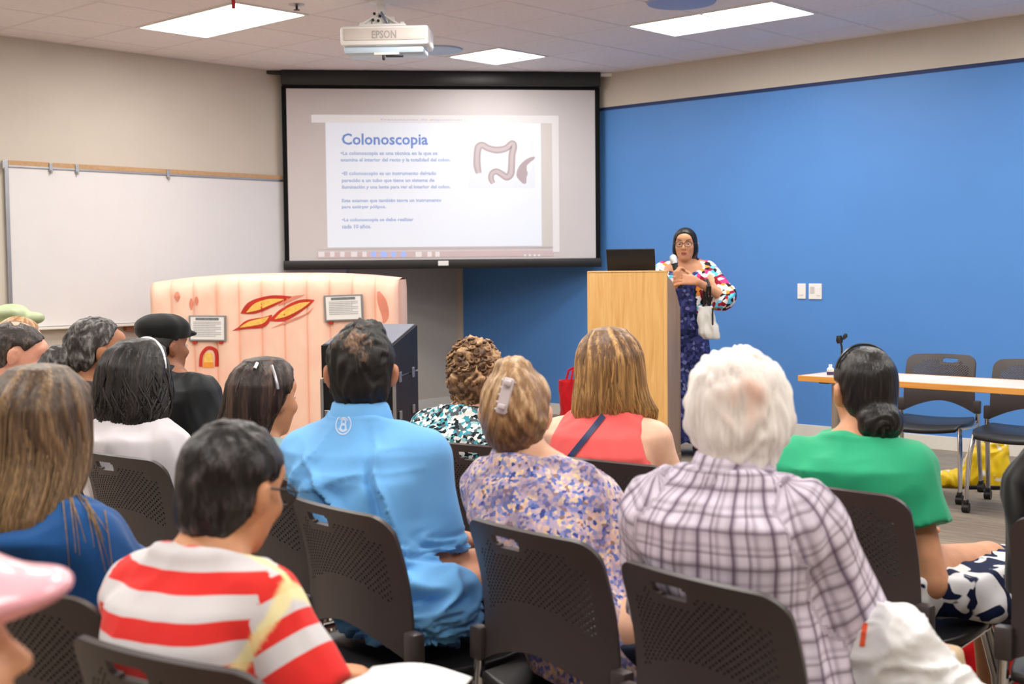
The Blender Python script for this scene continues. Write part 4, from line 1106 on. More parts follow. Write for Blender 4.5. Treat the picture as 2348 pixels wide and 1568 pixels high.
    def shoes(s, mat=None):
        for q in (-1, 1):
            a = s.A[q]; f = Field(a+(-.09, -.1, -.1), a+(.09, .24, .05), .008); f.cap(a+(0, -.025, -.045), a+(q*.015, .14, -.058), .043, .036, .02); f.cap(a, a+(0, 0, -.03), .042, .042, .02)
            f.plane((0, 0, .004), (0, 0, -1)); f.plane(a+(0, 0, .0), (0, .3, 1)); V, Q = f.mesh(1); V[:, 2] = np.maximum(V[:, 2], .004); np_link('shoe', V, Q, mat or m_shoe, s.root)
    # ---- hair
    def hairfield(s, m=(.2, .22, .2, .2), vox=.0055):
        lo = s.h-np.array((m[0], m[0], m[2])); hi = s.h+np.array((m[1], m[1], m[3])); return Field(lo, hi, vox)
    def T(s, p): return s.h+s.hR @ (np.array(p, float)*s.hs)
    def E_(s, f, p, r, k=.02, sub=False, R=None): return f.ell(s.T(p), np.array(r)*s.hs, s.hR if R is None else s.hR @ R, k, sub)
    def hl(s, V): return ((V-s.h) @ s.hR)/s.hs       # to head frame
    def face_cut(s, f, y0=.045, slope=.62, z0=.075):
        n = s.hR @ np.array((0, 1.0, -slope)); f.plane(s.T((0, y0, z0)), n); return f
    def ear_cut(s, f, r=(.03, .027, .043)):
        for q in (-1, 1): s.E_(f, (q*.085, .0, -.012), r, .008, True)
    def finish_hair(s, f, mat, mode='strand', amp=.003, freq=26, seed=3, extra=None, name='hair', tip0=.10, tip1=-.35, smooth=1):
        V, Q = f.mesh(smooth); N = vnormals(V, Q); q = s.hl(V)
        ph = np.arctan2(q[:, 0], -q[:, 1]+.02)
        if mode == 'strand':
            sw = waves(V, 3.5, seed+40, 5)*.25
            g = sum(np.sin(ph*k+sw*k*.5+p+q[:, 2]*12*c_)*w for k, p, w, c_ in ((freq*.37, 1, .9, .2), (freq*.71, 2.1, .8, -.2), (freq, .4, .7, .3), (freq*1.9, 3.3, .55, -.1), (freq*3.1, 5, .35, .1)))
            fade = np.clip((.115-q[:, 2])/.03, .15, 1); d = g*amp*.55*fade; tint = .5+.22*g
        elif mode == 'curl':
            g = waves(V, freq, seed, 9, .02); d = np.abs(g)*amp*1.6-amp*.8+waves(V, freq*2.2, seed+3, 8)*amp*.5; tint = .5+.3*g
        else:
            g = waves(V*np.array((1, 1, .6)), freq, seed, 9, .02); d = g*amp; tint = .5+.25*g
        V = V+N*d[:, None]; tip = np.clip((tip0-q[:, 2])/(tip0-tip1), 0, 1)
        s.hair_o = np_link(name, V, Q, mat, s.root, {'tint': np.clip(tint, 0, 1), 'tip': tip}, extra); return s.hair_o
    def long_hair(s, f, prof, nlocks=140, r=.006, seed=5, phi=1.9, jit=.006, wave=.0, endj=.03, start=None, flick=0.0):
        """Hanging hair: a loft of slices about the head's own axis and loose locks lying on it."""
        a = math.atan2(s.hR[1, 0], s.hR[0, 0]); Rz = rotz(a); P = np.array(prof, float)*s.hs
        lev = []
        for z, cx, cy, aa, bb in P[::-1]:
            c = s.h+Rz @ np.array((cx, cy, z)); lev.append((c[2], c[0], c[1], aa, bb, a))
        f.loft(lev, 0, 2.2, .035)
        rg = np.random.default_rng(seed); paths = []
        z1, z0 = P[0, 0], P[-1, 0]; Zs = P[::-1, 0]
        for i in range(nlocks):
            ph = (rg.random()*2-1)*phi; ze = z0-rg.random()*endj+.02; zs = z1+.004-rg.random()**2*.10 if start is None else start-rg.random()*.08
            n = 12; pts = []; w0 = rg.random()*6.28; off = 1.0+rg.normal()*.02
            for k in range(n):
                t = k/(n-1); z = zs+(ze-zs)*t; zc = max(z, z0)
                it = [np.interp(zc, Zs, P[::-1, j]) for j in (1, 2, 3, 4)]
                ph2 = ph+wave*math.sin(t*7+w0)*t+.05*math.sin(t*3+w0); e = (off+flick*max(0, t-.7)*3)
                pts.append(s.h+Rz @ np.array((it[0]+it[2]*e*math.sin(ph2), it[1]-it[3]*e*math.cos(ph2), z)))
            rad = r*(.7+.6*rg.random())*np.array([.5]+[1]*(n-4)+[.85, .6, .15])*s.hs
            paths.append((pts, rad, rg.random()))
        return [tubes(paths, 6)]
    def decal(s, V, Q, pts, nrm_dir, mat, name, off=.0018):
        """Lays a flat print (verts in a plane behind the back, quads) onto a cloth surface."""
        from mathutils.bvhtree import BVHTree
        bv = BVHTree.FromPolygons([tuple(v) for v in V], [tuple(int(i) for i in q) for q in Q]); d = Vector(nrm_dir).normalized(); out = []
        for p in pts[0]:
            hit = bv.ray_cast(Vector(p), d); out.append(hit[0]-d*off if hit[0] is not None else None)
        fs = [f for f in pts[1] if all(out[i] is not None for i in f) and max((out[i]-out[f[0]]).length for i in f) < .05]
        out = [tuple(v) if v is not None else (0, 0, .6) for v in out]; used = sorted({i for f in fs for i in f}); re = {i: k for k, i in enumerate(used)}
        return MB().add([out[i] for i in used], [tuple(re[i] for i in f) for f in fs]).build(name, mat, s.root, True)

    def on(s, V, Q, px, py, lift=.0):
        """The point of a mesh of this person that the pixel shows."""
        from mathutils.bvhtree import BVHTree
        if getattr(s, '_bk', None) is not V: s._bk = V; s._bv = BVHTree.FromPolygons([tuple(v) for v in V], [tuple(int(i) for i in q) for q in Q])
        bv = s._bv; o = s.Ri @ (CAM-s.o); d = s.Ri @ ray(px, py); d /= np.linalg.norm(d)
        h = bv.ray_cast(Vector(o), Vector(d)); return np.array(h[0])-d*lift if h[0] is not None else None
# ------------------------------------------------------------------ the audience
DEG = math.radians
def head_at(px, py, o, yaw, hf):
    q = ray(px, py); fw = np.array([-math.sin(yaw), math.cos(yaw), 0]); t = (hf-(CAM-o) @ fw)/(q @ fw); return CAM+q*t
def floor_under(px, py, d): P = at(px, py, d); return np.array([P[0], P[1], 0.])
AUD = 'dark stacking chairs of the audience'
def dark(n, a=(12, 10, 10), b=(30, 26, 25), c=(78, 70, 68), **k): return hairmat(n, a, b, c, **k)

def man_blue():
    yaw = DEG(-49); o = chair_from_top(750, 1161, yaw, 'dark stacking chair holding the man in the sky blue shirt', AUD)
    H = head_at(829, 856, o, yaw, .03)
    p = Person('man with short dark hair in a sky blue button shirt, seen from behind', o, yaw, H, hyaw=2, hpitch=-4, syaw=-18, sw=.152, belly=1.12, chest=1.06, skin_c=(196, 132, 98), skin_n='tan skin', wristR=(.20, .25, .64), wristL=(.02, .30, .64), pel=(-.05, -.025), elbow_out=.35, clear=.07, hdrop=.208, ndrop=.108, shift=(.03, -.0))
    p.body(wide=1.05)
    m = fabric('sky blue cotton', (112, 178, 236), .7, .03, .1, .1)
    def folds(V, N, s):
        q = (V-s.C) @ s.Rt; x, z = q[:, 0], q[:, 2]
        back = np.clip(-N @ (s.Rt @ np.array((0, 1, 0)))+.3, 0, 1)
        w = waves(V, 7, 5, 6, .04)*.10
        d = 0
        for x0, z0, sl_, wd, am in ((.03, -.12, -.95, .013, .013), (.09, -.19, -.9, .011, .011), (.135, -.10, -2.2, .010, .010), (-.12, -.2, .5, .022, .006), (-.03, -.26, -.3, .02, .006), (.07, -.30, -.6, .016, .009), (-.15, -.08, 1.4, .018, .006), (-.02, -.05, .4, .02, .004), (.16, -.2, -2.6, .010, .009)):
            u = (x-x0)*math.cos(math.atan(sl_))*1.0+0; line = (z-z0)-sl_*(x-x0)+w*.12
            ln = line/math.sqrt(1+sl_*sl_); along = ((x-x0)+sl_*(z-z0))/math.sqrt(1+sl_*sl_)
            d = d+am*np.exp(-(ln/wd)**2)*np.exp(-(along/.13)**2)*np.where(ln > 0, 1, .3)-am*.8*np.exp(-((ln+wd*1.3)/wd)**2)*np.exp(-(along/.13)**2)
        low = np.clip((-.15-z)/.12, 0, 1)
        d = d*2.6*back+waves(V*np.array((1, 1, .6)), 6, 8, 6, .08)*.0035+low*(-np.abs(waves(V*np.array((.7, .7, 1.6)), 9, 12, 6, .08))*.028+.010)
        yoke = np.exp(-((z+.03-.10*np.abs(x))/.006)**2)*back*(np.abs(x) < .2); return d+yoke*.002
    p.shirt(m, 'shirt', .020, hem=.47, sleeve=.86, cuff=.020, neck=(.004, .2), vox=.0068, arm=1.1, fold_fn=folds, more=lambda f, s: f.ell((.105, -.02, .56), (.085, .13, .10), None, .03))
    p.collar(m, .050, .070)
    # round printed emblem on the shoulder blade and the pale print by the right arm
    V, Q = p.shirt_VQ; n = 28; ctr = None
    me = at(761, 986, 3.0); c0 = p.Ri @ (np.array(me)-p.o); back = p.Ri @ np.array(FWD); back /= np.linalg.norm(back)
    rx = p.Ri @ CR; uz = p.Ri @ CU
    def ring(cx, cz, r0, r1, a0=0, a1=6.2832, n=28, e=1.15):
        vs = []; fs = []
        for i in range(n+1):
            a = a0+(a1-a0)*i/n
            for r in (r0, (r0+r1)/2, r1): vs.append(c0-back*.25+rx*(cx+r*math.cos(a))+uz*(cz+r*math.sin(a)*e))
        for i in range(n):
            for k in range(2): fs.append((i*3+k, i*3+k+1, i*3+k+4, i*3+k+3))
        return vs, fs
    mp = plain('pale blue shirt print', (196, 216, 242), .6, var=.04)
    for cx, cz, r0, r1, a0, a1 in ((0, 0, .0185, .0215, 0, 6.2832), (0, .006, .004, .0075, 0, 6.2832), (0, -.007, .005, .0088, 0, 6.2832), (.0, 0, .013, .0155, .6, 2.4), (0, 0, .013, .0155, 3.7, 5.6)):
        p.decal(V, Q, ring(cx, cz, r0, r1, a0, a1), back, mp, 'printed_emblem')
    f = p.hairfield(); p.E_(f, (0, -.010, .030), (.088, .110, .098)); p.E_(f, (0, -.030, -.035), (.074, .082, .072), .03)
    p.E_(f, (.01, .02, .115), (.05, .06, .025), .02)
    p.face_cut(f); p.ear_cut(f); f.plane(p.T((0, 0, -.105)), p.hR @ np.array((0, .2, -1)))
    hm = dark('black brown hair', (10, 9, 9), (24, 21, 20), (66, 56, 50), strand=(140, 140, 60), rough=.5)
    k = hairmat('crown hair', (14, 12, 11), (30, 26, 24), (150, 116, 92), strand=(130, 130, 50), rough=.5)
    V, Q = f.mesh(1); N = vnormals(V, Q); q = p.hl(V); g = waves(V*np.array((1, 1, .5)), 30, 4, 9, .02); V = V+N*(g*.0032)[:, None]
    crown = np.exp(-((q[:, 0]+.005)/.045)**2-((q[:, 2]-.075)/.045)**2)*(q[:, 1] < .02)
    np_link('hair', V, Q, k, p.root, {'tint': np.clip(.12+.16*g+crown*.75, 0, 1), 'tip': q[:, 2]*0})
    p.trousers(m_denim); p.shoes()

def woman_floral():
    yaw = DEG(-49); o = chair_from_top(1188, 1214, yaw, 'dark stacking chair holding the woman in the floral blouse', AUD)
    H = head_at(1183, 950, o, yaw, .0)
    p = Person('woman with light brown hair clipped up, in a blue and peach floral blouse', o, yaw, H, hyaw=-8, hpitch=-6, syaw=-34, sw=.126, belly=1.08, hscale=.96, skin_c=(226, 176, 146), skin_n='fair skin', round_back=.03, hdrop=.185, ndrop=.10, shift=(.085, 0), elbow_out=.45, wristL=(.0, .30, .64), pel=(-.0, -.025), clear=.066, knee=.35)
    p.body()
    k = NT('floral print'); v = k.coord(); vo = k.node('ShaderNodeTexVoronoi'); vo.inputs['Scale'].default_value = 118; k.link(v, vo.inputs['Vector'])
    sep = k.node('ShaderNodeSeparateColor'); k.link(vo.outputs['Color'], sep.inputs[0])
    c = k.ramp(sep.outputs[0], [(0, lin((188, 170, 196))), (.2, lin((206, 184, 190))), (.36, lin((226, 190, 172))), (.50, lin((232, 206, 184))), (.58, lin((96, 116, 184))), (.72, lin((140, 146, 202))), (.82, lin((60, 78, 148))), (.9, lin((150, 118, 106))), (.95, lin((236, 210, 160)))], 'CONSTANT')
    big = k.noise(v, 16, 2); c = k.mix(k.ramp(big, [(.45, (0, 0, 0, 1)), (.6, (.55, .55, .55, 1))]), c, lin((120, 108, 140))); k.col(c); k.set(.85, 0, .15, sheen=.15); m = k.m
    p.shirt(m, 'blouse', .024, hem=.46, sleeve=1.25, cuff=.030, neck=(.012, .2), vox=.0075, folds=.009, seed=21, arm=1.2, puff=.002, fold_freq=8)
    f = p.hairfield((.16, .16, .16, .17)); p.E_(f, (0, -.010, .030), (.088, .112, .098)); p.E_(f, (0, -.035, -.03), (.076, .086, .075), .03)
    p.E_(f, (.01, -.095, .055), (.040, .030, .062), .03); p.E_(f, (.0, -.05, .118), (.045, .042, .026), .02); p.E_(f, (.03, -.10, .0), (.034, .028, .05), .03)
    p.face_cut(f, .05); p.ear_cut(f, (.024, .024, .035)); f.plane(p.T((0, 0, -.10)), p.hR @ np.array((0, .2, -1)))
    m = hairmat('light brown updo', (92, 66, 44), (156, 118, 80), (232, 200, 158), strand=(90, 90, 30), rough=.38)
    V, Q = f.mesh(1); N = vnormals(V, Q); q = p.hl(V)
    sw = q[:, 0]*1.0+.35*np.maximum(0, -q[:, 1]-.06)+.4*q[:, 2]*np.sign(q[:, 0]+.01)
    g = np.sin(sw*190+waves(V, 8, 3)*1.2)*.6+np.sin(sw*420+1)*.4; V = V+N*(g*.0022)[:, None]
    low = np.clip((.02-q[:, 2])/.08, 0, 1)
    np_link('hair', V, Q, m, p.root, {'tint': np.clip(.62+.30*g-.75*low, 0, 1), 'tip': q[:, 2]*0})
    # claw clip
    mc = plain('pale pearl clip', (206, 196, 200), .25, var=.1)
    b = p.hR; M = Matrix([[*b[0], 0], [*b[1], 0], [*b[2], 0], [0, 0, 0, 1]]); c0 = p.T((-.008, -.132, .045)); M.translation = Vector(c0)
    M = M @ Matrix.Rotation(DEG(14), 4, 'Y')
    cl = MB().box((0, 0, .0), (.026, .014, .085), .006, M); cl.box((0, -.012, .030), (.018, .02, .014), .004, M); cl.box((0, -.012, -.025), (.018, .02, .012), .004, M)
    for i in range(5):
        for sx in (-1, 1): cl.tube([(sx*.012, .002, -.034+i*.017), (sx*.017, .010, -.034+i*.017), (sx*.018, .022, -.034+i*.017)], .0028, 6, M=M)
    cl.build('hair_clip', mc, p.root, True)
    p.trousers(m_denim); p.shoes()
    return p

def man_plaid():
    yaw = DEG(-52); o = chair_from_top(1572, 1322, yaw, 'dark stacking chair holding the white haired man', AUD)
    H = head_at(1690, 950, o, yaw, -.01)
    p = Person('white haired man in a lilac and grey plaid shirt, seen from behind', o, yaw, H, hyaw=-4, hpitch=-6, syaw=-26, sw=.137, belly=1.04, chest=1.05, skin_c=(228, 168, 146), skin_n='pink skin', wristR=(.06, .33, .62), round_back=.02, hdrop=.19, ndrop=.105, elbow_out=1.0, kneew=.09, shift=(.0, 0))
    p.body(wide=1.02)
    k = NT('lilac plaid'); u, v = k.attr('u'), k.attr('v')
    def bands(c, off=0.0):
        f = k.math('FRACT', k.math('MULTIPLY', k.math('ADD', c, 3.0+off), 1/.066))
        return k.ramp(f, [(0, (0, 0, 0, 1)), (.14, (.30, .30, .30, 1)), (.20, (1, 1, 1, 1)), (.30, (.30, .30, .30, 1)), (.36, (0, 0, 0, 1)), (.55, (.0, .0, .0, 1)), (.60, (.75, .75, .75, 1)), (.70, (.0, .0, .0, 1)), (.80, (.45, .45, .45, 1)), (.90, (0, 0, 0, 1))], 'LINEAR')
    fu, fv = bands(u), bands(v, .02)
    base = lin((226, 217, 234))
    c1 = k.mix(k.math('MULTIPLY', fu, .95), base, lin((86, 62, 92))); c2 = k.mix(k.math('MULTIPLY', fv, .8), c1, lin((92, 74, 92))); k.col(c2); k.set(.85, 0, .15, sheen=.1); k.bump(k.noise(k.coord(), 600, 2), .12, .0015); m = k.m
    p.shirt(m, 'shirt', .020, hem=.46, sleeve=.84, cuff=.030, neck=(.004, .2), vox=.0075, folds=.010, seed=33, arm=1.1, fold_freq=8)
    p.collar(m, .052, .071)
    f = p.hairfield((.16, .16, .16, .17)); p.E_(f, (0, -.012, .030), (.099, .116, .100)); p.E_(f, (0, -.038, -.035), (.088, .090, .070), .03); p.E_(f, (0, -.05, -.085), (.070, .055, .030), .02)
    for q in (-1, 1): p.E_(f, (q*.07, -.03, .0), (.032, .05, .05), .02)
    p.face_cut(f, .045); p.ear_cut(f, (.020, .024, .035)); f.plane(p.T((0, 0, -.118)), p.hR @ np.array((0, .2, -1)))
    mh = hairmat('white hair', (205, 196, 186), (236, 231, 226), (252, 250, 248), strand=(120, 120, 20), rough=.6)
    V, Q = f.mesh(1); N = vnormals(V, Q); q = p.hl(V); g = waves(V*np.array((1, 1, .35)), 26, 9, 9, .03); V = V+N*(g*.0035)[:, None]
    k2 = MATS.get('x'); sc_ = np.exp(-((q[:, 0]-.0)/.045)**2-((q[:, 2]-.028)/.05)**2)*(q[:, 1] < 0)
    kk = mh.node_tree; b = [n for n in kk.nodes if n.type == 'BSDF_PRINCIPLED'][0]; src = b.inputs['Base Color'].links[0].from_socket
    at_ = kk.nodes.new('ShaderNodeAttribute'); at_.attribute_name = 'scalp'; mx = kk.nodes.new('ShaderNodeMix'); mx.data_type = 'RGBA'; kk.links.new(at_.outputs['Fac'], mx.inputs[0]); kk.links.new(src, mx.inputs[6]); mx.inputs[7].default_value = lin((226, 178, 156)); kk.links.new(mx.outputs[2], b.inputs['Base Color'])
    np_link('hair', V, Q, mh, p.root, {'tint': np.clip(.6+.25*g, 0, 1), 'tip': q[:, 2]*0, 'scalp': np.clip(sc_*(.62+.35*g), 0, .8)})
    p.trousers(m_khaki); p.shoes(); return p

def boy_striped():
    yaw = DEG(-33); o = chair_from_top(335, 1500, yaw, 'dark stacking chair holding the boy in the striped shirt, cut by the bottom edge', AUD)
    H = head_at(535, 1122, o, yaw, .06)
    p = Person('boy with short black hair in a red and white striped T-shirt', o, yaw, H, hyaw=-30, hpitch=-14, hroll=3, syaw=-26, sw=.122, sc=.88, hscale=.93, belly=.95, skin_c=(206, 148, 110), skin_n='warm skin', wristR=(.14, .22, .60), wristL=(-.12, .30, .62), elbow_out=1.5, hdrop=.172, ndrop=.095, round_back=.05)
    p.body()
    k = NT('striped jersey'); v = k.attr('v'); sl = k.attr('sleeve')
    f = k.math('FRACT', k.math('MULTIPLY', k.math('ADD', v, 2.0+.020), 1/.0640)); s_ = k.ramp(f, [(.0, (1, 1, 1, 1)), (.44, (1, 1, 1, 1)), (.47, (0, 0, 0, 1)), (.97, (0, 0, 0, 1)), (1.0, (1, 1, 1, 1))])
    c = k.mix(s_, lin((212, 208, 211)), lin((224, 52, 48))); cf = k.attr('cuff'); c = k.mix(cf, c, lin((224, 48, 46))); ye = k.attr('yellow'); c = k.mix(ye, c, lin((248, 234, 170)))
    k.col(c); k.set(.85, 0, .15, sheen=.1); k.bump(k.noise(k.coord(), 600, 2), .12, .0015); m = k.m
    p.shirt(m, 'shirt', .016, hem=.46, sleeve=.66, cuff=.024, neck=(.004, .35), vox=.0068, folds=.0035, seed=41, arm=1.2, arm_from=.03)
    V = p.shirt_VQ[0]; a, b = p.S[1], p.E[1]; u = (b-a)/np.linalg.norm(b-a); L = np.linalg.norm(b-a); me = p.shirt_o.data
    cuff = np.zeros(len(V)); sm = lambda d_, w_: np.clip((w_-np.abs(d_))/.005+.5, 0, 1); yel = np.zeros(len(V))
    for q in (-1, 1):
        a, b = p.S[q], p.E[q]; L = np.linalg.norm(b-a); u = (b-a)/L; t = (V-a)@u; r = np.linalg.norm(V-a-np.outer(t, u), axis=1); cuff = np.maximum(cuff, ((t > L*.50) & (t < L*.70) & (r < .10)).astype(float))
        X = (V-p.C) @ (p.Rt @ np.array((q, 0, 0))); zz = V[:, 2]-p.C[2]
        yy = (V-p.C) @ (p.Rt @ np.array((0, 1., 0)))
        if q == 1: yel = .85*np.maximum(sm(X-(p.sw+.058+.50*np.minimum(zz-.01, 0)), .010)*(zz > -.12), sm(yy-.004, .010)*(zz > 0)*(X > .03)*(X < p.sw+.06))
    for nm, val in (('cuff', cuff), ('yellow', yel)):
        at_ = me.attributes.new(nm, 'FLOAT', 'POINT'); at_.data.foreach_set('value', val.astype(F32))
    f = p.hairfield(); p.E_(f, (0, -.012, .030), (.086, .109, .096)); p.E_(f, (0, -.034, -.035), (.073, .080, .072), .03)
    p.face_cut(f, .05); p.ear_cut(f); f.plane(p.T((0, 0, -.105)), p.hR @ np.array((0, .25, -1)))
    p.finish_hair(f, dark('short black hair', (10, 9, 10), (24, 21, 21), (84, 76, 76), strand=(110, 110, 40), rough=.4), 'tuft', .0022, 24, 5)
    # spectacles
    g = MB(); e = lambda x, y, z: tuple(p.T((x, y, z)))
    for q in (-1, 1):
        g.tube([e(q*.082, -.02, .012), e(q*.082, .05, .014), e(q*.068, .098, .012)], .0022, 6)
        g.tube([e(q*.036+.024*math.cos(t), .104, .004+.019*math.sin(t)) for t in np.linspace(0, 6.2832, 17)], .0018, 5)
    g.tube([e(-.012, .108, .008), e(.012, .108, .008)], .0018, 5); g.build('spectacles', m_black, p.root, True)
    p.trousers(m_denim); p.shoes(); return p

def woman_long_hair():
    yaw = DEG(-33); o = chair_from_top(14, 1345, yaw, 'dark stacking chair holding the woman in the deep blue top', AUD)
    H = head_at(98, 985, o, yaw, .0)
    p = Person('woman with long straight light brown hair and a deep blue top', o, yaw, H, hyaw=-14, hpitch=-3, syaw=-22, sw=.150, skin_c=(222, 170, 140), skin_n='fair skin b', clear=.095, knee=.35, chest=1.05)
    p.body()
    m = fabric('deep blue jersey', (24, 78, 138), .8, .06)
    p.shirt(m, 'top', .016, hem=.46, sleeve=1.6, cuff=.012, neck=(.0, .35), vox=.008, folds=.005, seed=51)
    f = p.hairfield((.26, .26, .56, .17), .0065); p.E_(f, (0, -.010, .030), (.090, .110, .099)); p.E_(f, (0, -.03, -.03), (.088, .09, .08), .03)
    ex = p.long_hair(f, [(.118, 0, -.01, .045, .054), (.10, 0, -.01, .066, .080), (.08, 0, -.012, .080, .097), (.05, 0, -.018, .094, .109), (-.03, 0, -.03, .103, .107), (-.09, 0, -.055, .109, .105), (-.15, -.005, -.10, .112, .085), (-.195, -.015, -.120, .110, .062), (-.225, -.02, -.125, .095, .045)], 620, .0030, 7, 2.3, wave=.07, endj=.05)
    p.face_cut(f, .045)
    mh = hairmat('long brown hair', (40, 30, 24), (84, 64, 47), (150, 120, 86), tipmix=.6, tipcol=(196, 160, 108), strand=(150, 150, 5), rough=.4)
    p.finish_hair(f, mh, 'strand', .0035, 30, 3, ex, tip0=-.04, tip1=-.34)
    V, Q = p.shirt_VQ; rg = np.random.default_rng(8); paths = []
    for i in range(120):
        y0 = 1040+rg.random()*60; x0s = 110+rg.random()*110; dx_ = 150*rg.random(); dy_ = 190*rg.random()**1.6; pts = []
        for t in np.linspace(0, 1, 9):
            px_ = x0s+(30+dx_)*t; py_ = y0+8+20*math.sin(t*1.5)+(25+dy_)*t*t
            h_ = p.on(V, Q, px_, py_, .004+.004*rg.random())
            if h_ is not None: pts.append(h_)
        if len(pts) > 4: paths.append((pts, np.linspace(.0016, .0006, len(pts)), rg.random()))
    if paths:
        a, b, c = tubes(paths, 5); c['tip'] = c['tip']*0+.9; np_link('loose_strands', a, b, mh, p.root, c)
    p.trousers(m_denim); p.shoes(); return p

def woman_headband():
    yaw = DEG(-38); o = chair_from_top(258, 1044, yaw, 'dark stacking chair holding the woman with the white headband', AUD)
    H = head_at(322, 868, o, yaw, .02)
    p = Person('woman with thick wavy dark hair, white headband and white blouse', o, yaw, H, hyaw=-34, hpitch=-4, syaw=-20, clear=.075, sw=.132, skin_c=(206, 150, 116), skin_n='warm skin b', wristR=(.14, .30, .62), chest=1.1)
    p.body()
    m = fabric('white blouse cloth', (216, 210, 215), .8, .03)
    p.shirt(m, 'blouse', .018, hem=.46, sleeve=.9, cuff=.022, neck=(.006, .3), vox=.008, folds=.007, seed=61, arm=1.3)
    f = p.hairfield((.24, .24, .30, .17), .006); p.E_(f, (0, -.010, .030), (.094, .112, .098)); p.E_(f, (0, -.03, -.02), (.10, .10, .09), .03)
    ex = p.long_hair(f, [(.118, 0, -.01, .045, .054), (.10, 0, -.01, .066, .080), (.08, 0, -.012, .080, .097), (.05, 0, -.018, .098, .112), (.02, 0, -.02, .112, .114), (-.05, 0, -.03, .130, .118), (-.11, 0, -.045, .136, .10), (-.155, .0, -.055, .122, .08), (-.185, 0, -.05, .085, .05)], 560, .0038, 9, 2.2, wave=.42, endj=.06)
    p.face_cut(f, .035)
    p.finish_hair(f, dark('wavy dark hair', (9, 8, 8), (20, 17, 16), (54, 44, 40), strand=(90, 90, 22)), 'strand', .004, 26, 11, ex)
    band = MB(); mb_ = plain('white headband cloth', (236, 232, 240), .7, var=.1, vscale=70)
    pts = [tuple(p.T((math.sin(a)*.098, .012+.01*math.cos(a), .026+math.cos(a)*.1045))) for a in np.linspace(-1.75, 1.75, 25)]
    band.tube(pts, .0075, 8, flat=1.0); band.build('headband', mb_, p.root, True)
    p.trousers(m_denim); p.shoes(); return p

def woman_half_up():
    yaw = DEG(-44); o = chair_from_top(559, 1082, yaw, 'dark stacking chair holding the woman in the grey green cardigan', AUD)
    H = head_at(612, 915, o, yaw, .02)
    p = Person('woman with dark brown half up hair and silver clip, in a grey green cardigan', o, yaw, H, hyaw=-38, hpitch=-5, syaw=-30, sw=.132, clear=.072, elbow_out=.4, knee=.36, hscale=.97, skin_c=(198, 142, 108), skin_n='tan skin b', chest=1.05, hdrop=.195)
    p.body()
    m = fabric('grey green knit', (130, 156, 158), .9, .06)
    p.shirt(m, 'cardigan', .020, hem=.475, sleeve=1.8, cuff=.02, neck=(.01, .3), vox=.008, folds=.007, seed=71, arm=1.0)
    f = p.hairfield((.24, .24, .36, .17), .006); p.E_(f, (0, -.010, .030), (.091, .112, .099)); p.E_(f, (0, -.035, -.03), (.08, .09, .08), .03)
    ex = p.long_hair(f, [(.118, 0, -.01, .045, .054), (.10, 0, -.01, .066, .080), (.08, 0, -.012, .080, .097), (.05, 0, -.016, .094, .110), (.0, -.003, -.03, .094, .104), (-.05, -.02, -.055, .095, .085), (-.12, -.04, -.075, .098, .075), (-.19, -.05, -.09, .085, .055), (-.26, -.05, -.09, .055, .03)], 360, .0034, 13, 1.8, wave=.12, endj=.06)
    p.face_cut(f, .035); p.ear_cut(f, (.022, .026, .038))
    p.finish_hair(f, dark('dark brown hair', (18, 13, 11), (42, 30, 26), (96, 72, 62), strand=(120, 120, 9)), 'strand', .0035, 24, 15, ex)
    ms = plain('silver clip', (206, 204, 208), .25, metal=.7); me = p.hair_o.data; co = np.empty(len(me.vertices)*3); me.vertices.foreach_get('co', co); co = co.reshape(-1, 3); qq = [tuple(q_.vertices) for q_ in me.polygons]
    c = MB()
    for pp in (((622, 838), (629, 858), (635, 880), (637, 892)), ((590, 832), (584, 845))):
        hs = [p.on(co, qq, x, y, .003) for x, y in pp]; hs = [h_ for h_ in hs if h_ is not None]
        if len(hs) > 1: c.tube([tuple(h_) for h_ in hs], .005, 8)
    c.build('hair_clip', ms, p.root, True)
    p.trousers(m_denim); p.shoes(); return p

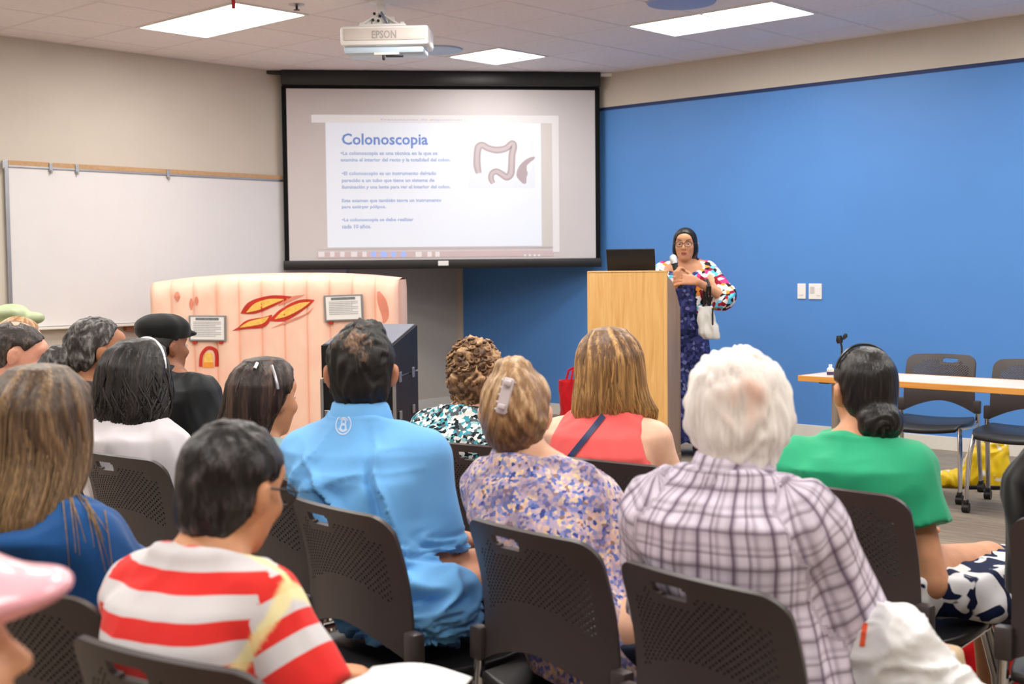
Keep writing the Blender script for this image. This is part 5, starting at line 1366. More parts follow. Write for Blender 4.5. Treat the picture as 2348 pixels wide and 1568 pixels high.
def woman_curly():
    yaw = DEG(-34); o = chair_from_top(1100, 1022, yaw, 'dark stacking chair holding the curly haired woman', AUD)
    H = head_at(1088, 862, o, yaw, .02)
    p = Person('woman with short curly brown hair and a teal, white and black print top', o, yaw, H, hyaw=-5, hpitch=-6, syaw=-18, sw=.138, hscale=.97, skin_c=(232, 184, 156), skin_n='fair skin c', hdrop=.18)
    p.body()
    k = NT('leaf print'); v = k.coord(); vo = k.node('ShaderNodeTexVoronoi'); vo.inputs['Scale'].default_value = 95; k.link(v, vo.inputs['Vector']); sep = k.node('ShaderNodeSeparateColor'); k.link(vo.outputs['Color'], sep.inputs[0])
    k.col(k.ramp(sep.outputs[0], [(0, lin((28, 36, 42))), (.28, lin((226, 226, 222))), (.58, lin((64, 150, 168))), (.72, lin((90, 98, 104))), (.84, lin((150, 190, 196)))], 'CONSTANT')); k.set(.85, 0, .15); m = k.m
    p.shirt(m, 'top', .016, hem=.46, sleeve=.85, cuff=.02, neck=(.01, .3), vox=.0085, folds=.005, seed=81)
    f = p.hairfield((.17, .17, .18, .17), .006); p.E_(f, (0, -.012, .030), (.090, .108, .098)); p.E_(f, (0, -.035, -.03), (.082, .086, .08), .03); p.E_(f, (0, -.045, -.085), (.060, .055, .035), .02)
    p.face_cut(f, .05); f.plane(p.T((0, 0, -.115)), p.hR @ np.array((0, .2, -1)))
    rg = np.random.default_rng(3); paths = []
    for i in range(260):
        a, b = rg.random()*5.2-2.6, rg.random(); z = .122-.225*b; rr = math.sqrt(max(.0, 1-((z-.02)/.115)**2)) if z > .02 else 1-.25*((.02-z)/.12)
        c = np.array((math.sin(a)*.088*rr, -.014-math.cos(a)*.104*rr, z)); nn = c/np.linalg.norm(c)
        if c[1] > .035: continue
        t1 = np.cross(nn, (0, 0, 1.)); t1 /= np.linalg.norm(t1); t2 = np.cross(nn, t1); r0 = .007+.006*rg.random(); w = rg.random()*6
        paths.append(([p.T(c+nn*(.004+.004*math.sin(q*.8+w))+(t1*math.cos(q+w)+t2*math.sin(q+w))*r0*(1-.04*q)) for q in np.linspace(0, 7, 11)], np.array([.002]+[.0042]*9+[.001]), rg.random()))
    mh = hairmat('curly brown hair', (58, 42, 30), (120, 88, 60), (196, 158, 116), strand=(90, 90, 90), rough=.5)
    p.finish_hair(f, mh, 'curl', .006, 24, 17, [tubes(paths, 5)])
    p.trousers(m_denim); p.shoes(); return p

def woman_coral():
    yaw = DEG(-38); o = chair_from_top(1385, 1058, yaw, 'dark stacking chair holding the woman in the coral top', AUD)
    H = head_at(1396, 848, o, yaw, .02)
    p = Person('woman with long highlighted brown hair in a sleeveless coral top', o, yaw, H, hyaw=4, hpitch=-3, syaw=-22, sw=.150, skin_c=(236, 190, 164), skin_n='fair skin d', hdrop=.195)
    p.body()
    m = fabric('coral jersey', (240, 98, 96), .8, .04)
    p.shirt(m, 'top', .010, hem=.46, neck=(-.004, .2), vox=.0068, folds=.0045, seed=91, sleeveless=True)
    f = p.hairfield((.24, .24, .30, .17), .0058); p.E_(f, (0, -.010, .030), (.089, .110, .098)); p.E_(f, (0, -.03, -.03), (.09, .09, .08), .03)
    ex = p.long_hair(f, [(.118, 0, -.01, .045, .054), (.10, 0, -.01, .066, .080), (.08, 0, -.012, .080, .097), (.05, 0, -.018, .093, .109), (.02, 0, -.025, .097, .109), (-.03, 0, -.035, .102, .10), (-.08, .0, -.05, .112, .088), (-.12, .01, -.06, .122, .07), (-.155, .01, -.065, .115, .045), (-.175, -.01, -.06, .075, .025)], 520, .0034, 17, 2.0, wave=.14, endj=.05, flick=.08)
    p.face_cut(f, .045)
    mh = hairmat('highlighted hair', (44, 32, 26), (116, 82, 52), (214, 166, 102), tipmix=.6, tipcol=(222, 172, 98), strand=(120, 120, 5), rough=.4)
    p.finish_hair(f, mh, 'strand', .004, 30, 19, ex, tip0=.06, tip1=-.15)
    # thin dark strap across the back
    V, Q = p.shirt_VQ; vs = []; fs = []
    for i in range(25):
        t = i/24; px, py = 1384+(1300-1384)*t, 952+(1056-952)*t
        for k_ in (-1, 0, 1): vs.append(p.on(V, Q, px+k_*5, py+k_*4.5, .004))
    for i in range(24):
        for k_ in range(2): fs.append((i*3+k_, i*3+k_+1, i*3+k_+4, i*3+k_+3))
    fs = [q for q in fs if all(vs[i] is not None for i in q)]; vs = [(0, 0, .6) if v is None else tuple(v) for v in vs]; us = sorted({i for q in fs for i in q}); re_ = {i: k for k, i in enumerate(us)}
    if fs: MB().add([vs[i] for i in us], [tuple(re_[i] for i in q) for q in fs]).build('bag_strap', plain('dark blue strap', (28, 44, 84), .6), p.root, True)
    p.trousers(m_denim); p.shoes(); return p

def woman_green():
    yaw = DEG(-46); o = chair_from_top(1893, 1118, yaw, 'dark stacking chair holding the woman in the green top', AUD)
    H = head_at(1981, 898, o, yaw, .02)
    p = Person('woman with a low black bun and an emerald green top', o, yaw, H, hyaw=8, hpitch=-5, syaw=-20, sw=.136, skin_c=(206, 148, 112), skin_n='warm skin c', elbow_out=.6, wristR=(.10, .15, .64), hscale=.96, shift=(-.035, 0))
    p.body()
    m = fabric('emerald crepe', (44, 168, 122), .7, .04)
    p.shirt(m, 'top', .018, hem=.50, sleeve=.50, cuff=.026, neck=(.010, .15), vox=.0072, folds=.006, seed=101, arm=1.4, puff=.010)
    MB().tube([tuple(p.N+np.array((-.002, -.075, -.02))), tuple(p.N+np.array((-.002, -.092, -.055)))], .0016, 6).build('neck_slit', fabric('dark green cloth', (14, 80, 58)), p.root)
    f = p.hairfield((.17, .17, .24, .17), .0055); p.E_(f, (0, -.012, .030), (.083, .106, .094)); p.E_(f, (0, -.03, -.03), (.070, .080, .07), .03)
    p.E_(f, (.004, -.090, -.082), (.062, .050, .056), .015)
    p.face_cut(f, .04); p.ear_cut(f, (.028, .028, .042))
    V, Q = f.mesh(1); N = vnormals(V, Q); q = p.hl(V); bun = np.clip((-.045-q[:, 2])/.02, 0, 1)
    g = np.sin(np.arctan2(q[:, 0], q[:, 2]-.3)*150+waves(V, 5, 3)*.5)*(1-bun)*.5+np.sin(np.arctan2(q[:, 0]-.012, q[:, 2]+.095)*5+np.hypot(q[:, 0]-.012, q[:, 2]+.095)*260)*bun; V = V+N*(g*.0016)[:, None]
    np_link('hair', V, Q, dark('sleek black hair', (8, 8, 8), (20, 18, 18), (70, 66, 66), rough=.32), p.root, {'tint': np.clip(.4+.3*g, 0, 1), 'tip': q[:, 2]*0})
    pts = [tuple(p.T((math.sin(a)*.088, -.012+.006*math.cos(a), .03+math.cos(a)*.099))) for a in np.linspace(-1.2, 1.2, 21)]
    MB().tube(pts, .004, 6).build('headband', plain('black band', (30, 28, 28), .3), p.root, True)
    # patterned skirt over the thighs
    k = NT('navy leaf print'); v = k.coord(); n = k.noise(v, 12, 1.5, .4, 1.0); k.col(k.ramp(n, [(.51, lin((24, 34, 66))), (.53, lin((238, 238, 242)))], 'LINEAR')); k.set(.8, 0, .15)
    f = Field((-.32, -.24, .26), (.34, .55, .68), .0085)
    f.loft([(l[0], l[1], l[2], l[3]+.012, l[4]+.012, l[5]) for l in p.lev[:3]], 0, 2.4, .03)
    for q in (-1, 1): f.cap(p.H[q], p.K[q], .098, .085, .05)
    f.cap(p.H[1]+(.115, .05, -.015), p.K[1]+(.10, -.04, -.02), .070, .085, .05); f.cap(p.H[1]+(.19, .10, -.07), p.K[1]+(.15, -.06, -.09), .034, .045, .06)
    f.plane((0, 0, p.lev[1][0]+.045), (0, 0, 1)); V, Q = f.mesh(1); N = vnormals(V, Q); V = V+N*(waves(V, 9, 5, 6, .05)*.003)[:, None]; np_link('skirt', V, Q, k.m, p.root)
    MB().lathe([(.031, -.012), (.034, -.008), (.034, .008), (.031, .012)], 16, M=Matrix.Translation(Vector(p.W[1]))).build('wrist_band', m_black, p.root, True)
    p.shoes(); return p

def person_black_edge():
    yaw = DEG(-36); o = chair_from_top(2540, 1205, yaw, 'dark stacking chair at the picture edge under the person in black', AUD)
    H = head_at(2560, 900, o, yaw, .07)
    p = Person('person in a loose black shirt, mostly cut off by the picture edge', o, yaw, H, hyaw=0, hpitch=-4, syaw=-8, clear=.135, elbow_out=.3, sw=.160, belly=1.1, skin_c=(196, 132, 98), skin_n='tan skin c', wristL=(-.04, .28, .62))
    p.body(); p.shirt(fabric('loose black cotton', (22, 22, 23), .85), 'shirt', .026, hem=.45, sleeve=.9, cuff=.03, neck=(-.01, .25), vox=.0085, folds=.007, seed=111, arm=1.1)
    f = p.hairfield(); p.E_(f, (0, -.012, .030), (.086, .108, .096)); p.E_(f, (0, -.034, -.035), (.073, .080, .072), .03); p.face_cut(f); p.ear_cut(f); f.plane(p.T((0, 0, -.105)), p.hR @ np.array((0, .2, -1)))
    p.finish_hair(f, dark('plain dark hair'), 'tuft', .002, 24, 5); p.trousers(m_blackcloth); p.shoes(); return p

def child_pink_cap():
    yaw = DEG(-75); P = at(-110, 1530, 1.42); o = np.array([P[0]-.02, P[1]-.05, 0.])
    place_chair(o, yaw, 'dark stacking chair under the child in the pink cap, cut by the corner', AUD)
    H = head_at(-204, 1524, o, yaw, .03)
    p = Person('child in a glossy pink cap at the bottom corner', o, yaw, H, hyaw=-76, hpitch=9, syaw=-60, sw=.115, sc=.82, hscale=.92, skin_c=(224, 168, 132), skin_n='child skin', hdrop=.17, knee=.36, wristL=(-.08, .28, .60), wristR=(.08, .28, .60))
    p.body(); p.shirt(fabric('tan cotton', (214, 170, 134), .8), 'shirt', .012, hem=.46, sleeve=.3, cuff=.015, neck=(-.02, .3), vox=.008, folds=.003, seed=121)
    m = plain('glossy pink cap', (248, 176, 188), .28, var=.02, coat=.4)
    f = Field(p.h-.28, p.h+.3, .006); p.E_(f, (0, -.005, .060), (.095, .118, .070)); p.E_(f, (0, .095, .052), (.075, .078, .024), .03)
    f.plane(p.T((0, 0, .028)), p.hR @ np.array((0, .05, -1)))
    V, Q = f.mesh(2); np_link('cap', V, Q, m, p.root)
    f = p.hairfield(); p.E_(f, (0, -.012, .020), (.080, .100, .088)); p.face_cut(f); p.ear_cut(f); f.plane(p.T((0, 0, .05)), p.hR @ np.array((0, .2, -1)))
    p.finish_hair(f, hairmat('child brown hair', (60, 44, 34), (96, 72, 54), (140, 110, 84)), 'tuft', .002, 24, 5)
    p.trousers(m_denim); p.shoes(); return p

def man_flat_cap():
    yaw = DEG(-50); o = floor_under(425, 805, 4.75); H = at(378, 795, 5.9); o = np.array([H[0]-.02, H[1]-.10, 0.])
    place_chair(o, yaw, 'dark stacking chair under the man in the flat cap', AUD)
    p = Person('man in a black flat cap and black jacket, in profile', o, yaw, H, hyaw=-43, hpitch=-3, syaw=-40, clear=.105, sw=.175, sc=1.08, hscale=1.1, belly=1.1, chest=1.12, shift=(.09, 0), skin_c=(150, 100, 74), skin_n='brown skin', wristR=(.10, .30, .62))
    p.body(); m = fabric('black nylon jacket', (28, 31, 34), .55, .1, .1, .05)
    p.shirt(m, 'jacket', .028, hem=.46, sleeve=1.85, cuff=.02, neck=(.005, .2), vox=.0085, folds=.010, seed=131, arm=1.6, fold_freq=8)
    p.collar(m, .05, .075)
    f = Field(p.h-.26, p.h+.3, .006); p.E_(f, (0, -.012, .082), (.099, .120, .058)); f.plane(p.T((0, 0, .045)), p.hR @ np.array((0, .12, -1))); p.E_(f, (0, -.005, .055), (.094, .116, .03), .02)
    p.E_(f, (0, .098, .058), (.062, .040, .012), .012); V, Q = f.mesh(2); V = V+vnormals(V, Q)*(waves(V, 12, 3)*.002)[:, None]; np_link('flat_cap', V, Q, fabric('black wool', (22, 24, 24), .9, .1), p.root)
    f = p.hairfield(); p.E_(f, (0, -.014, .015), (.082, .103, .09)); p.face_cut(f); p.ear_cut(f); f.plane(p.T((0, 0, -.07)), p.hR @ np.array((0, .2, -1)))
    p.finish_hair(f, dark('cropped hair'), 'tuft', .0015, 26, 5); p.trousers(m_blackcloth); p.shoes(); return p

def woman_ponytail():
    yaw = DEG(-45); H = at(226, 808, 4.5); o = np.array([H[0]-.03, H[1]-.02, 0.])
    place_chair(o, yaw, 'dark stacking chair under the woman with the grey ponytail', AUD)
    p = Person('woman with greying dark curly ponytail, looking to the side', o, yaw, H, hyaw=-58, hpitch=-4, syaw=-40, sw=.145, skin_c=(168, 114, 82), skin_n='brown skin b')
    p.body(); p.shirt(fabric('dark grey cotton', (52, 50, 54)), 'top', .014, hem=.46, sleeve=.8, vox=.009, folds=.004, seed=141)
    f = p.hairfield((.2, .2, .22, .17)); p.E_(f, (0, -.012, .030), (.084, .107, .095)); p.E_(f, (0, -.03, -.02), (.072, .085, .07), .03); p.face_cut(f, .04); p.ear_cut(f)
    p.E_(f, (-.01, -.135, -.02), (.042, .04, .042), .02); p.E_(f, (-.015, -.160, -.085), (.052, .048, .075), .03)
    mh = hairmat('greying dark hair', (22, 20, 20), (58, 54, 52), (150, 146, 144), strand=(100, 100, 40))
    p.finish_hair(f, mh, 'tuft', .0032, 26, 23); p.trousers(m_denim); p.shoes(); return p

def man_white_shirt():
    yaw = DEG(-30); H = at(40, 812, 4.9); o = np.array([H[0]-.10, H[1]-.03, 0.])
    place_chair(o, yaw, 'dark stacking chair under the dark haired man by the picture edge', AUD)
    p = Person('man with short dark hair and white shirt, head bowed, at the picture edge', o, yaw, H, hyaw=-72, hpitch=-24, syaw=-45, hscale=1.06, sw=.158, skin_c=(224, 162, 138), skin_n='rosy skin')
    p.body(); m = fabric('white cotton', (240, 240, 240)); p.shirt(m, 'shirt', .016, hem=.46, sleeve=.9, vox=.009, folds=.004, seed=151); p.collar(m)
    f = p.hairfield(); p.E_(f, (0, -.010, .024), (.084, .106, .090)); p.E_(f, (0, -.03, -.02), (.073, .084, .07), .03); p.face_cut(f, .055); p.ear_cut(f, (.03, .03, .05)); f.plane(p.T((0, 0, -.055)), p.hR @ np.array((0, .3, -1)))
    p.finish_hair(f, hairmat('short brown hair', (28, 24, 22), (54, 46, 42), (110, 94, 84), strand=(120, 120, 50)), 'tuft', .002, 24, 25); p.trousers(m_denim); p.shoes(); return p

def person_sandy_hair():
    yaw = DEG(-8); H = at(46, 790, 5.75); o = np.array([H[0]-.02, H[1]-.03, 0.])
    place_chair(o, yaw, 'dark stacking chair under the person with sandy hair', AUD)
    p = Person('person with sandy brown hair, nearly hidden behind the bowed man', o, yaw, H, hyaw=-30, hpitch=-5, syaw=-30, sw=.145, skin_c=(226, 176, 150), skin_n='fair skin e', h=.008)
    p.body(); p.shirt(fabric('plain olive cotton', (108, 112, 92)), 'top', .014, hem=.46, sleeve=.8, vox=.01, folds=.003, seed=161)
    f = p.hairfield(); p.E_(f, (0, -.010, .030), (.088, .110, .098)); p.E_(f, (0, -.03, -.03), (.08, .088, .08), .03); p.face_cut(f)
    p.finish_hair(f, hairmat('sandy hair', (92, 64, 40), (166, 120, 78), (226, 184, 136), strand=(90, 90, 30)), 'strand', .003, 24, 27); p.trousers(m_denim); p.shoes(); return p

def presenter():
    yaw = DEG(170); d = 9.2; H = at(1571, 561, d); o = np.array([H[0]+.0, H[1]+.02, 0.]); Ri = rotz(yaw).T
    loc = lambda px, py, dd: Ri @ (at(px, py, dd)-o)
    p = Person('woman presenter with glasses in a floral wrap, speaking into a microphone by the lectern', o, yaw, H, hyaw=166, hpitch=-2, hroll=0, syaw=172, sw=.150, skin_c=(206, 150, 116), skin_n='presenter skin', standing=True, wristR=loc(1551, 652, 8.93), wristL=loc(1597, 645, 8.90), h=.0058, hdrop=.195, belly=1.12, hip_w=1.06, round_back=.0, elbow_out=2.4)
    up = Ri @ np.array((-.08, .05, 1.0)); p.hands[1] = dict(dir=up, n=Ri @ np.array((.8, .35, .15)), side=1, curl=.95, spread=.6)
    p.hands[-1] = dict(dir=Ri @ np.array((-1, .0, .12)), n=Ri @ np.array((.1, .9, -.3)), side=-1, curl=.28, spread=1.4)
    p.body()
    # dress
    k = NT('navy violet print'); v = k.coord(); vo = k.node('ShaderNodeTexVoronoi'); vo.inputs['Scale'].default_value = 48; k.link(v, vo.inputs['Vector']); sep = k.node('ShaderNodeSeparateColor'); k.link(vo.outputs['Color'], sep.inputs[0])
    k.col(k.ramp(sep.outputs[0], [(0, lin((50, 56, 104))), (.4, lin((72, 78, 138))), (.68, lin((34, 40, 78))), (.88, lin((118, 122, 176)))], 'CONSTANT')); k.set(.8, 0, .15)
    f = Field((-.34, -.34, .08), (.34, .34, 1.5), .0085); lv = [(z, x, y, a+.010, b+.010, t) for z, x, y, a, b, t in p.lev]
    f.loft([(.10, p.lev[0][1], p.lev[0][2], .225, .20, 0), (.5, p.lev[0][1], p.lev[0][2], .205, .18, 0)]+lv, 0, 2.3, .03)
    f.plane(p.C+(0, .09, .0), (0, .55, 1)); f.plane(p.C+(0, 0, .03), (0, 0, 1)); f.cut(lambda X, Y, Z: np.minimum(np.minimum(.048-np.abs(X-p.C[0])-.62*(p.C[2]-.01-Z)*(Z < p.C[2]), Y-p.C[1]+0*X), Z-p.C[2]+.09))
    for q in (-1, 1): f.ell(p.S[q]+(q*.03, 0, .02), (.06, .13, .10), None, .02, True)
    V, Q = f.mesh(1); N = vnormals(V, Q); ph = np.arctan2(V[:, 0], V[:, 1]); low = np.clip((.9-V[:, 2])/.4, 0, 1)
    V = V+N*(np.sin(ph*9+waves(V, 2, 3)*1.2)*.010*low)[:, None]; np_link('dress', V, Q, k.m, p.root)
    # wrap: wide sleeves, open in front
    k = NT('bright floral wrap'); v = k.coord(); vo = k.node('ShaderNodeTexVoronoi'); vo.inputs['Scale'].default_value = 34; k.link(v, vo.inputs['Vector']); sep = k.node('ShaderNodeSeparateColor'); k.link(vo.outputs['Color'], sep.inputs[0])
    k.col(k.ramp(sep.outputs[0], [(0, lin((238, 234, 236))), (.28, lin((96, 190, 224))), (.40, lin((40, 34, 40))), (.60, lin((150, 30, 52))), (.72, lin((232, 150, 60))), (.80, lin((214, 60, 130))), (.88, lin((240, 238, 240)))], 'CONSTANT')); k.set(.8, 0, .15)
    p.shirt(k.m, 'wrap', .016, hem=1.02, sleeve=1.12, cuff=.038, neck=(-.02, .9), vox=.0075, folds=.005, seed=171, arm=1.7)
    o_ = p.shirt_o; V, Q = p.shirt_VQ; bpy.data.objects.remove(o_)
    cx = V[:, 0]-p.C[0]; front = (V[:, 1] > p.C[1]+.02) & (np.abs(cx) < .072+.05*np.clip(p.C[2]-V[:, 2], 0, .4)); keep = ~front[Q].all(1)
    np_link('wrap', V, Q[keep], k.m, p.root)
    f = p.hairfield((.17, .17, .2, .17), .005); p.E_(f, (0, -.012, .030), (.085, .106, .094)); p.E_(f, (0, -.02, -.035), (.093, .075, .085), .03); p.E_(f, (-.02, -.065, -.10), (.06, .05, .06), .03)
    f.plane(p.T((0, .072, .10)), p.hR @ np.array((0, 1.0, -.30))); p.E_(f, (0, .085, -.022), (.058, .075, .092), .006, True)
    p.finish_hair(f, dark('presenter black hair', (7, 7, 8), (16, 15, 16), (56, 52, 52), rough=.35), 'strand', .0016, 26, 29)
    g = MB(); e = lambda x, y, z: tuple(p.T((x, y, z)))
    for q in (-1, 1):
        g.tube([e(q*.030+.026*math.cos(t), .104-.02*abs(math.cos(t))**2*(1 if q*math.cos(t) > 0 else .2), .006+.019*math.sin(t)) for t in np.linspace(0, 6.2832, 19)], .0022, 5)
        g.tube([e(q*.056, .090, .010), e(q*.080, .03, .010), e(q*.084, -.012, .006)], .002, 5)
    g.tube([e(-.006, .108, .010), e(.006, .108, .010)], .002, 5); g.build('spectacles', plain('dark spectacle frame', (40, 32, 28), .3), p.root, True)
    ml = plain('lip colour', (150, 74, 66), .45); b = MB()
    for z, w_ in ((-.0565, .024), (-.0670, .021)): b.tube([e(x*w_, .0915-.011*x*x, z-(.002*abs(x) if z > -.06 else -.002*abs(x))) for x in np.linspace(-1, 1, 9)], [.0015, .004, .0055, .006, .0058, .006, .0055, .004, .0015], 8)
    b.build('lips', ml, p.root, True); b = MB()
    for q in (-1, 1): b.tube([e(q*(.016+.032*t), .094-.016*t*t, .031+.006*math.sin(t*2.2)) for t in np.linspace(0, 1, 6)], [.0016, .0028, .0028, .0024, .002, .001], 6)
    b.build('eyebrow', plain('dark brow', (26, 20, 18), .7), p.root, True)
    p.shoes()
    # microphone in the right hand
    a, b_ = at(1543, 588, 8.98), at(1557, 648, 8.93); u = (b_-a)/np.linalg.norm(b_-a)
    r = thing('handheld_microphone', 'black handheld microphone with silver head held by the presenter', 'microphone', a, 0)
    L = .235; w = [tuple(u*t) for t in (0, .05, .06, .15, L)]
    MB().tube(w[1:], [.024, .021, .018, .016], 14).build('body', m_black, r, True)
    MB().tube([tuple(u*t) for t in (-.012, -.004, .012, .032, .05)], [.010, .021, .027, .027, .023], 16).build('mesh_head', plain('silver mesh head', (206, 206, 208), .35, metal=.5, bump=.4, bscale=400), r, True)
    MB().tube([tuple(u*t) for t in (.048, .056)], [.0265, .0265], 16).build('ring', m_steel, r, True)
    # pale bag on a black strap hanging from the left forearm
    c = at(1622, 735, 9.0); f = Field((-.13, -.09, -.16), (.13, .09, .14), .007)
    f.loft([(-.13, .025, 0, .055, .030, 0), (-.09, .015, 0, .075, .045, 0), (0, 0, 0, .062, .042, 0), (.10, -.015, 0, .05, .025, 0)], 0, 2.6, .02)
    V, Q = f.mesh(1); N = vnormals(V, Q); V = V+N*(waves(V*np.array((1, 1, .5)), 16, 3, 6, .03)*.006)[:, None]
    r = thing('shoulder_bag', 'small whitish cloth bag with black strap hanging from the presenter forearm', 'bag', c, 0); np_link('pouch', V, Q, fabric('off white bag cloth', (226, 224, 220), .8, .08), r)
    ms = plain('black bag strap', (20, 19, 20), .6); el = np.array(rotz(yaw) @ (p.E[-1]*.55+p.W[-1]*.45)+p.o)-c
    for dx in (-.045, .012): MB().tube([(dx, 0, .085), tuple(el*.55+np.array((dx*.6, -.02, 0))), tuple(el+np.array((dx*.3-.01, -.060, .02))), tuple(el+np.array((dx*.3-.02, .0, .068))), tuple(el+np.array((dx*.3-.02, .060, .02))), tuple(el*.5+np.array((dx*.6, .03, 0))), (dx, .02, .085)], .0085, 8).build('strap', ms, r, True)
    MB().box((.03, -.045, .03), (.012, .01, .12), .003).build('strap_tail', ms, r)
import time as _t
for fn in (presenter, man_blue, woman_floral, man_plaid, boy_striped, woman_long_hair, woman_headband, woman_half_up, woman_curly, woman_coral, woman_green, person_black_edge, child_pink_cap, man_flat_cap, woman_ponytail, man_white_shirt, person_sandy_hair):
    _a = _t.time(); fn(); print(fn.__name__, round(_t.time()-_a, 2))

# ------------------------------------------------------------------ bags and loose things
def tote(loc, yaw, w, d, h, mat, label, group=None, handle=.16, seed=1):
    r = thing('tote_bag', label, 'bag', loc, yaw, group); f = Field((-w, -d-.03, -.02), (w, d+.03, h+.06), .008)
    f.loft([(.005, 0, 0, w*.42, d*.5, 0), (h*.5, 0, 0, w*.47, d*.48, 0), (h, 0, 0, w*.5, d*.36, 0)], 0, 4, .02)
    f2 = Field((-w, -d-.03, -.02), (w, d+.03, h+.06), .008); f2.loft([(.03, 0, 0, w*.42-.014, d*.5-.014, 0), (h*.5, 0, 0, w*.47-.014, d*.48-.014, 0), (h+.05, 0, 0, w*.5-.014, d*.36-.014, 0)], 0, 4, .02)
    f.D = np.maximum(f.D, -f2.D); V, Q = f.mesh(1); N = vnormals(V, Q); V = V+N*(waves(V, 9, seed, 6, .04)*.004)[:, None]; V[:, 2] = np.maximum(V[:, 2], 0); np_link('pouch', V, Q, mat, r)
    for y in (-1, 1):
        pts = [(-w*.24, y*d*.33, h*.84), (-w*.23, y*d*.36, h), (-w*.17, y*d*.30, h+handle*.75), (0, y*d*.22, h+handle), (w*.17, y*d*.30, h+handle*.75), (w*.23, y*d*.36, h), (w*.24, y*d*.33, h*.84)]
        MB().tube(pts, .011, 8, flat=.35).build('handle', mat, r, True)
    return r
m_redbag = fabric('red nonwoven bag', (206, 18, 30), .6, .05); m_redbag2 = fabric('deep red bag', (170, 12, 22), .6, .08)
def on_floor(px, py, d): P = at(px, py, d); return (P[0], P[1], 0)
tote(on_floor(1322, 900, 10.6), DEG(20), .30, .14, .44, m_redbag, 'red tote bag standing on the carpet beside the lectern, before the blue wall', 'red tote bags', .10, 3)
tote(on_floor(885, 1500, 3.53), DEG(-30), .15, .12, .30, m_redbag, 'bright red bag on the floor under the chair of the man in blue', 'red tote bags', .08, 4)
tote(on_floor(1112, 1500, 4.2), DEG(-36), .16, .11, .24, m_redbag2, 'deep red bag on the floor behind the chair legs of the floral blouse', 'red tote bags', .10, 5)
tote(on_floor(2225, 1500, 4.0), DEG(-12), .36, .17, .30, m_redbag, 'large red tote bag with looped handle on the floor by the green top', 'red tote bags', .10, 7)
tote(on_floor(2362, 1500, 3.78), DEG(-20), .22, .12, .26, m_redbag, 'red bag under the chair at the picture edge', 'red tote bags', .08, 8)
# slumped yellow bag near the empty chairs
P = on_floor(2238, 1080, 7.85); r = thing('yellow_bag', 'slumped yellow bag with white patches on the carpet beneath the empty chairs', 'bag', P, DEG(-8))
f = Field((-.30, -.2, -.02), (.30, .2, .34), .009); f.loft([(.0, .04, 0, .15, .10, 0), (.10, .05, 0, .15, .10, 0), (.20, .07, 0, .12, .07, 0), (.27, .10, 0, .085, .035, 0)], 0, 2.6, .03)
f.ell((-.15, -.02, .045), (.13, .09, .055), None, .04); f.ell((-.235, -.02, .02), (.04, .04, .018), None, .02); V, Q = f.mesh(1); N = vnormals(V, Q); V = V+N*((-np.abs(waves(V, 9, 3, 6, .06))*.9+.4)*.012)[:, None]; V[:, 2] = np.maximum(V[:, 2], 0)
k = NT('yellow plastic'); n = k.noise(k.coord(), 9, 2, .5, .5); k.col(k.ramp(n, [(.60, lin((246, 206, 20))), (.63, lin((240, 232, 224)))])); k.set(.4, 0, .4); np_link('pouch', V, Q, k.m, r)
MB().tube([(.04, -.02, .24), (.05, -.03, .30), (.10, -.02, .325), (.15, -.01, .30), (.16, 0, .25)], .008, 8, flat=.4).build('handle', k.m, r, True)
MB().box((.02, -.115, .012), (.20, .03, .02), .006).build('dark_hem', m_blackcloth, r)
# white bag resting on the lap of the plaid shirt man
c = at(2030, 1492, 2.36); r = thing('white_bag', 'crumpled white plastic bag with an orange mark, resting beside the plaid shirt', 'bag', c, DEG(-30))
f = Field((-.26, -.22, -.22), (.26, .22, .2), .0065)
f.cap((-.12, 0, .045), (.02, 0, .025), .036, .052, .05); f.cap((.02, 0, .025), (.14, 0, -.07), .052, .040, .05); f.cap((-.10, .01, -.015), (.12, .0, -.09), .055, .045, .06)
V, Q = f.mesh(1); N = vnormals(V, Q)
w_ = waves(V*np.array((1.0, 1, 1.0)), 7, 13, 6, .10); w2 = waves(V, 15, 23, 6, .05); V = V+N*((-np.abs(w_)**.7*.9+.5)*.014+(-np.abs(w2)**.7+.5)*.003)[:, None]; wbo = np_link('pouch', V, Q, plain('white plastic film', (236, 236, 238), .35, var=.03), r)
from mathutils.bvhtree import BVHTree
bv = BVHTree.FromPolygons([tuple(v) for v in V], [tuple(int(i) for i in q) for q in Q]); Rr = rotz(DEG(-30)).T; dv = Vector(Rr @ FWD); mo = plain('orange red print', (240, 90, 50), .5)
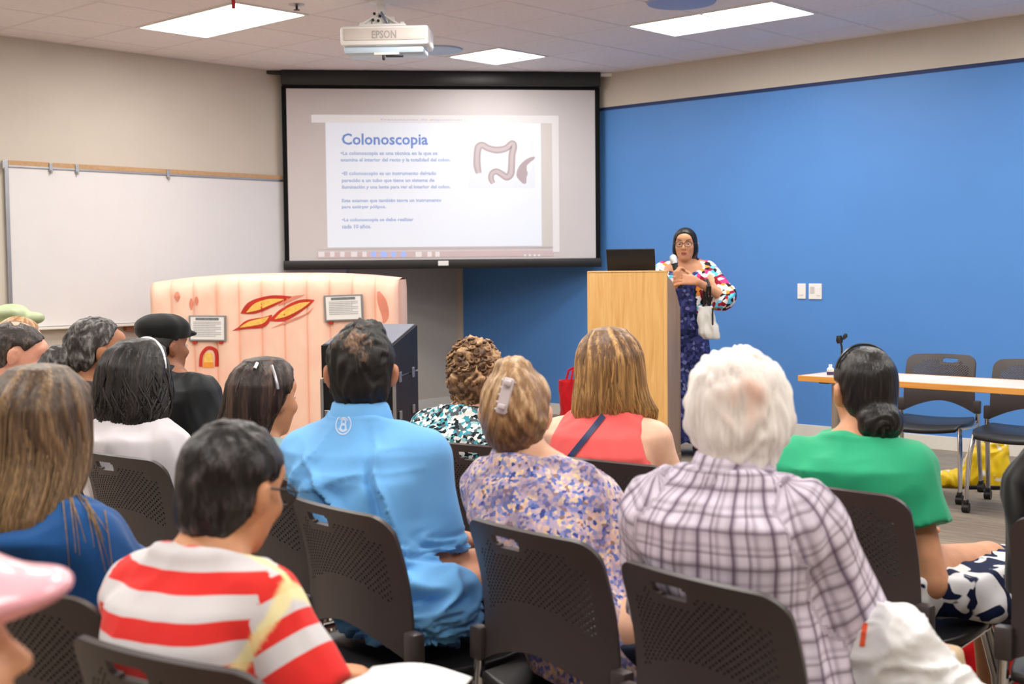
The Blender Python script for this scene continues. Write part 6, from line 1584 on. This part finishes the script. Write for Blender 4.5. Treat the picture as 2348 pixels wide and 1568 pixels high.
for (ax, ay), (bx, by) in (((1948, 1432), (1990, 1430)), ((1984, 1428), (1976, 1482))):
    vs = []; fs = []; 
    for i in range(9):
        t = i/8
        for s_ in (-1, 1):
            hx, hy = (0, 6) if ay == by else (6, 0)
            q = Vector(Rr @ (CAM-c)); dq = Vector(Rr @ ray(ax+(bx-ax)*t+hx*s_, ay+(by-ay)*t+hy*s_)).normalized(); h_ = bv.ray_cast(q, dq)
            vs.append(tuple(h_[0]-dq*.003) if h_[0] is not None else None)
    for i in range(8): fs.append((i*2, i*2+1, i*2+3, i*2+2))
    fs = [q for q in fs if all(vs[k] is not None for k in q)]; us = sorted({k for q in fs for k in q}); re_ = {k: n_ for n_, k in enumerate(us)}
    if fs: MB().add([vs[k] for k in us], [tuple(re_[k] for k in q) for q in fs]).build('orange_mark', mo, r)
# white booklet on the lap of the boy
c = at(925, 1562, 2.165); r = thing('booklet', 'white open booklet with a green tinted corner at the bottom edge, on the boy lap', 'booklet', c, DEG(-20))
vs = []; fs = []
for j in range(7):
    for i in range(17):
        x = (i/16-.5)*.19; vs.append((x, (j/6-.5)*.15, .010*math.cos(x*22)+.004*math.sin(j)))
for j in range(6):
    for i in range(16): a = j*17+i; fs.append((a, a+1, a+18, a+17))
k = NT('booklet paper'); sx = k.node('ShaderNodeSeparateXYZ'); k.link(k.coord(), sx.inputs[0]); ff = k.math('ADD', sx.outputs[0], k.math('MULTIPLY', sx.outputs[1], .6)); k.col(k.ramp(k.math('ADD', ff, .5), [(.36, lin((170, 220, 190))), (.41, lin((246, 248, 248)))])); k.set(.6, 0, .3)
o_ = MB().add(vs, fs).build('pages', k.m, r, True); md = o_.modifiers.new('s', 'SOLIDIFY'); md.thickness = .004; md.offset = -1
MB().tube([(0, -.075, .006), (0, .075, .006)], .004, 6).build('spine', m_white, r)
# pale green puffy shape standing before the whiteboard
P = on_floor(30, 720, 7.2); z0 = (at(30, 720, 7.2))[2]; r = thing('green_inflatable', 'pale green puffy lobed shape rising behind the seated heads, before the whiteboard', 'inflatable', P, 0)
f = Field((-.30, -.22, 0), (.30, .22, z0+.16), .012)
f.cap((0, 0, .06), (0, 0, z0-.12), .19, .12, .06); f.ell((-.02, 0, z0+.0), (.115, .11, .055), None, .02); f.ell((.12, .0, z0-.022), (.058, .06, .034), None, .012); f.ell((-.14, 0, z0-.01), (.08, .08, .045), None, .02); f.ell((.0, -.09, z0+.012), (.05, .04, .03), None, .01)
f.plane((0, 0, .0), (0, 0, -1)); V, Q = f.mesh(1); V[:, 2] = np.maximum(V[:, 2], 0); V = V+vnormals(V, Q)*(waves(V, 6, 3)*.004)[:, None]; V[:, 2] = np.maximum(V[:, 2], 0); np_link('lobes', V, Q, plain('pale green vinyl', (176, 190, 150), .5, var=.12, vscale=14), r)
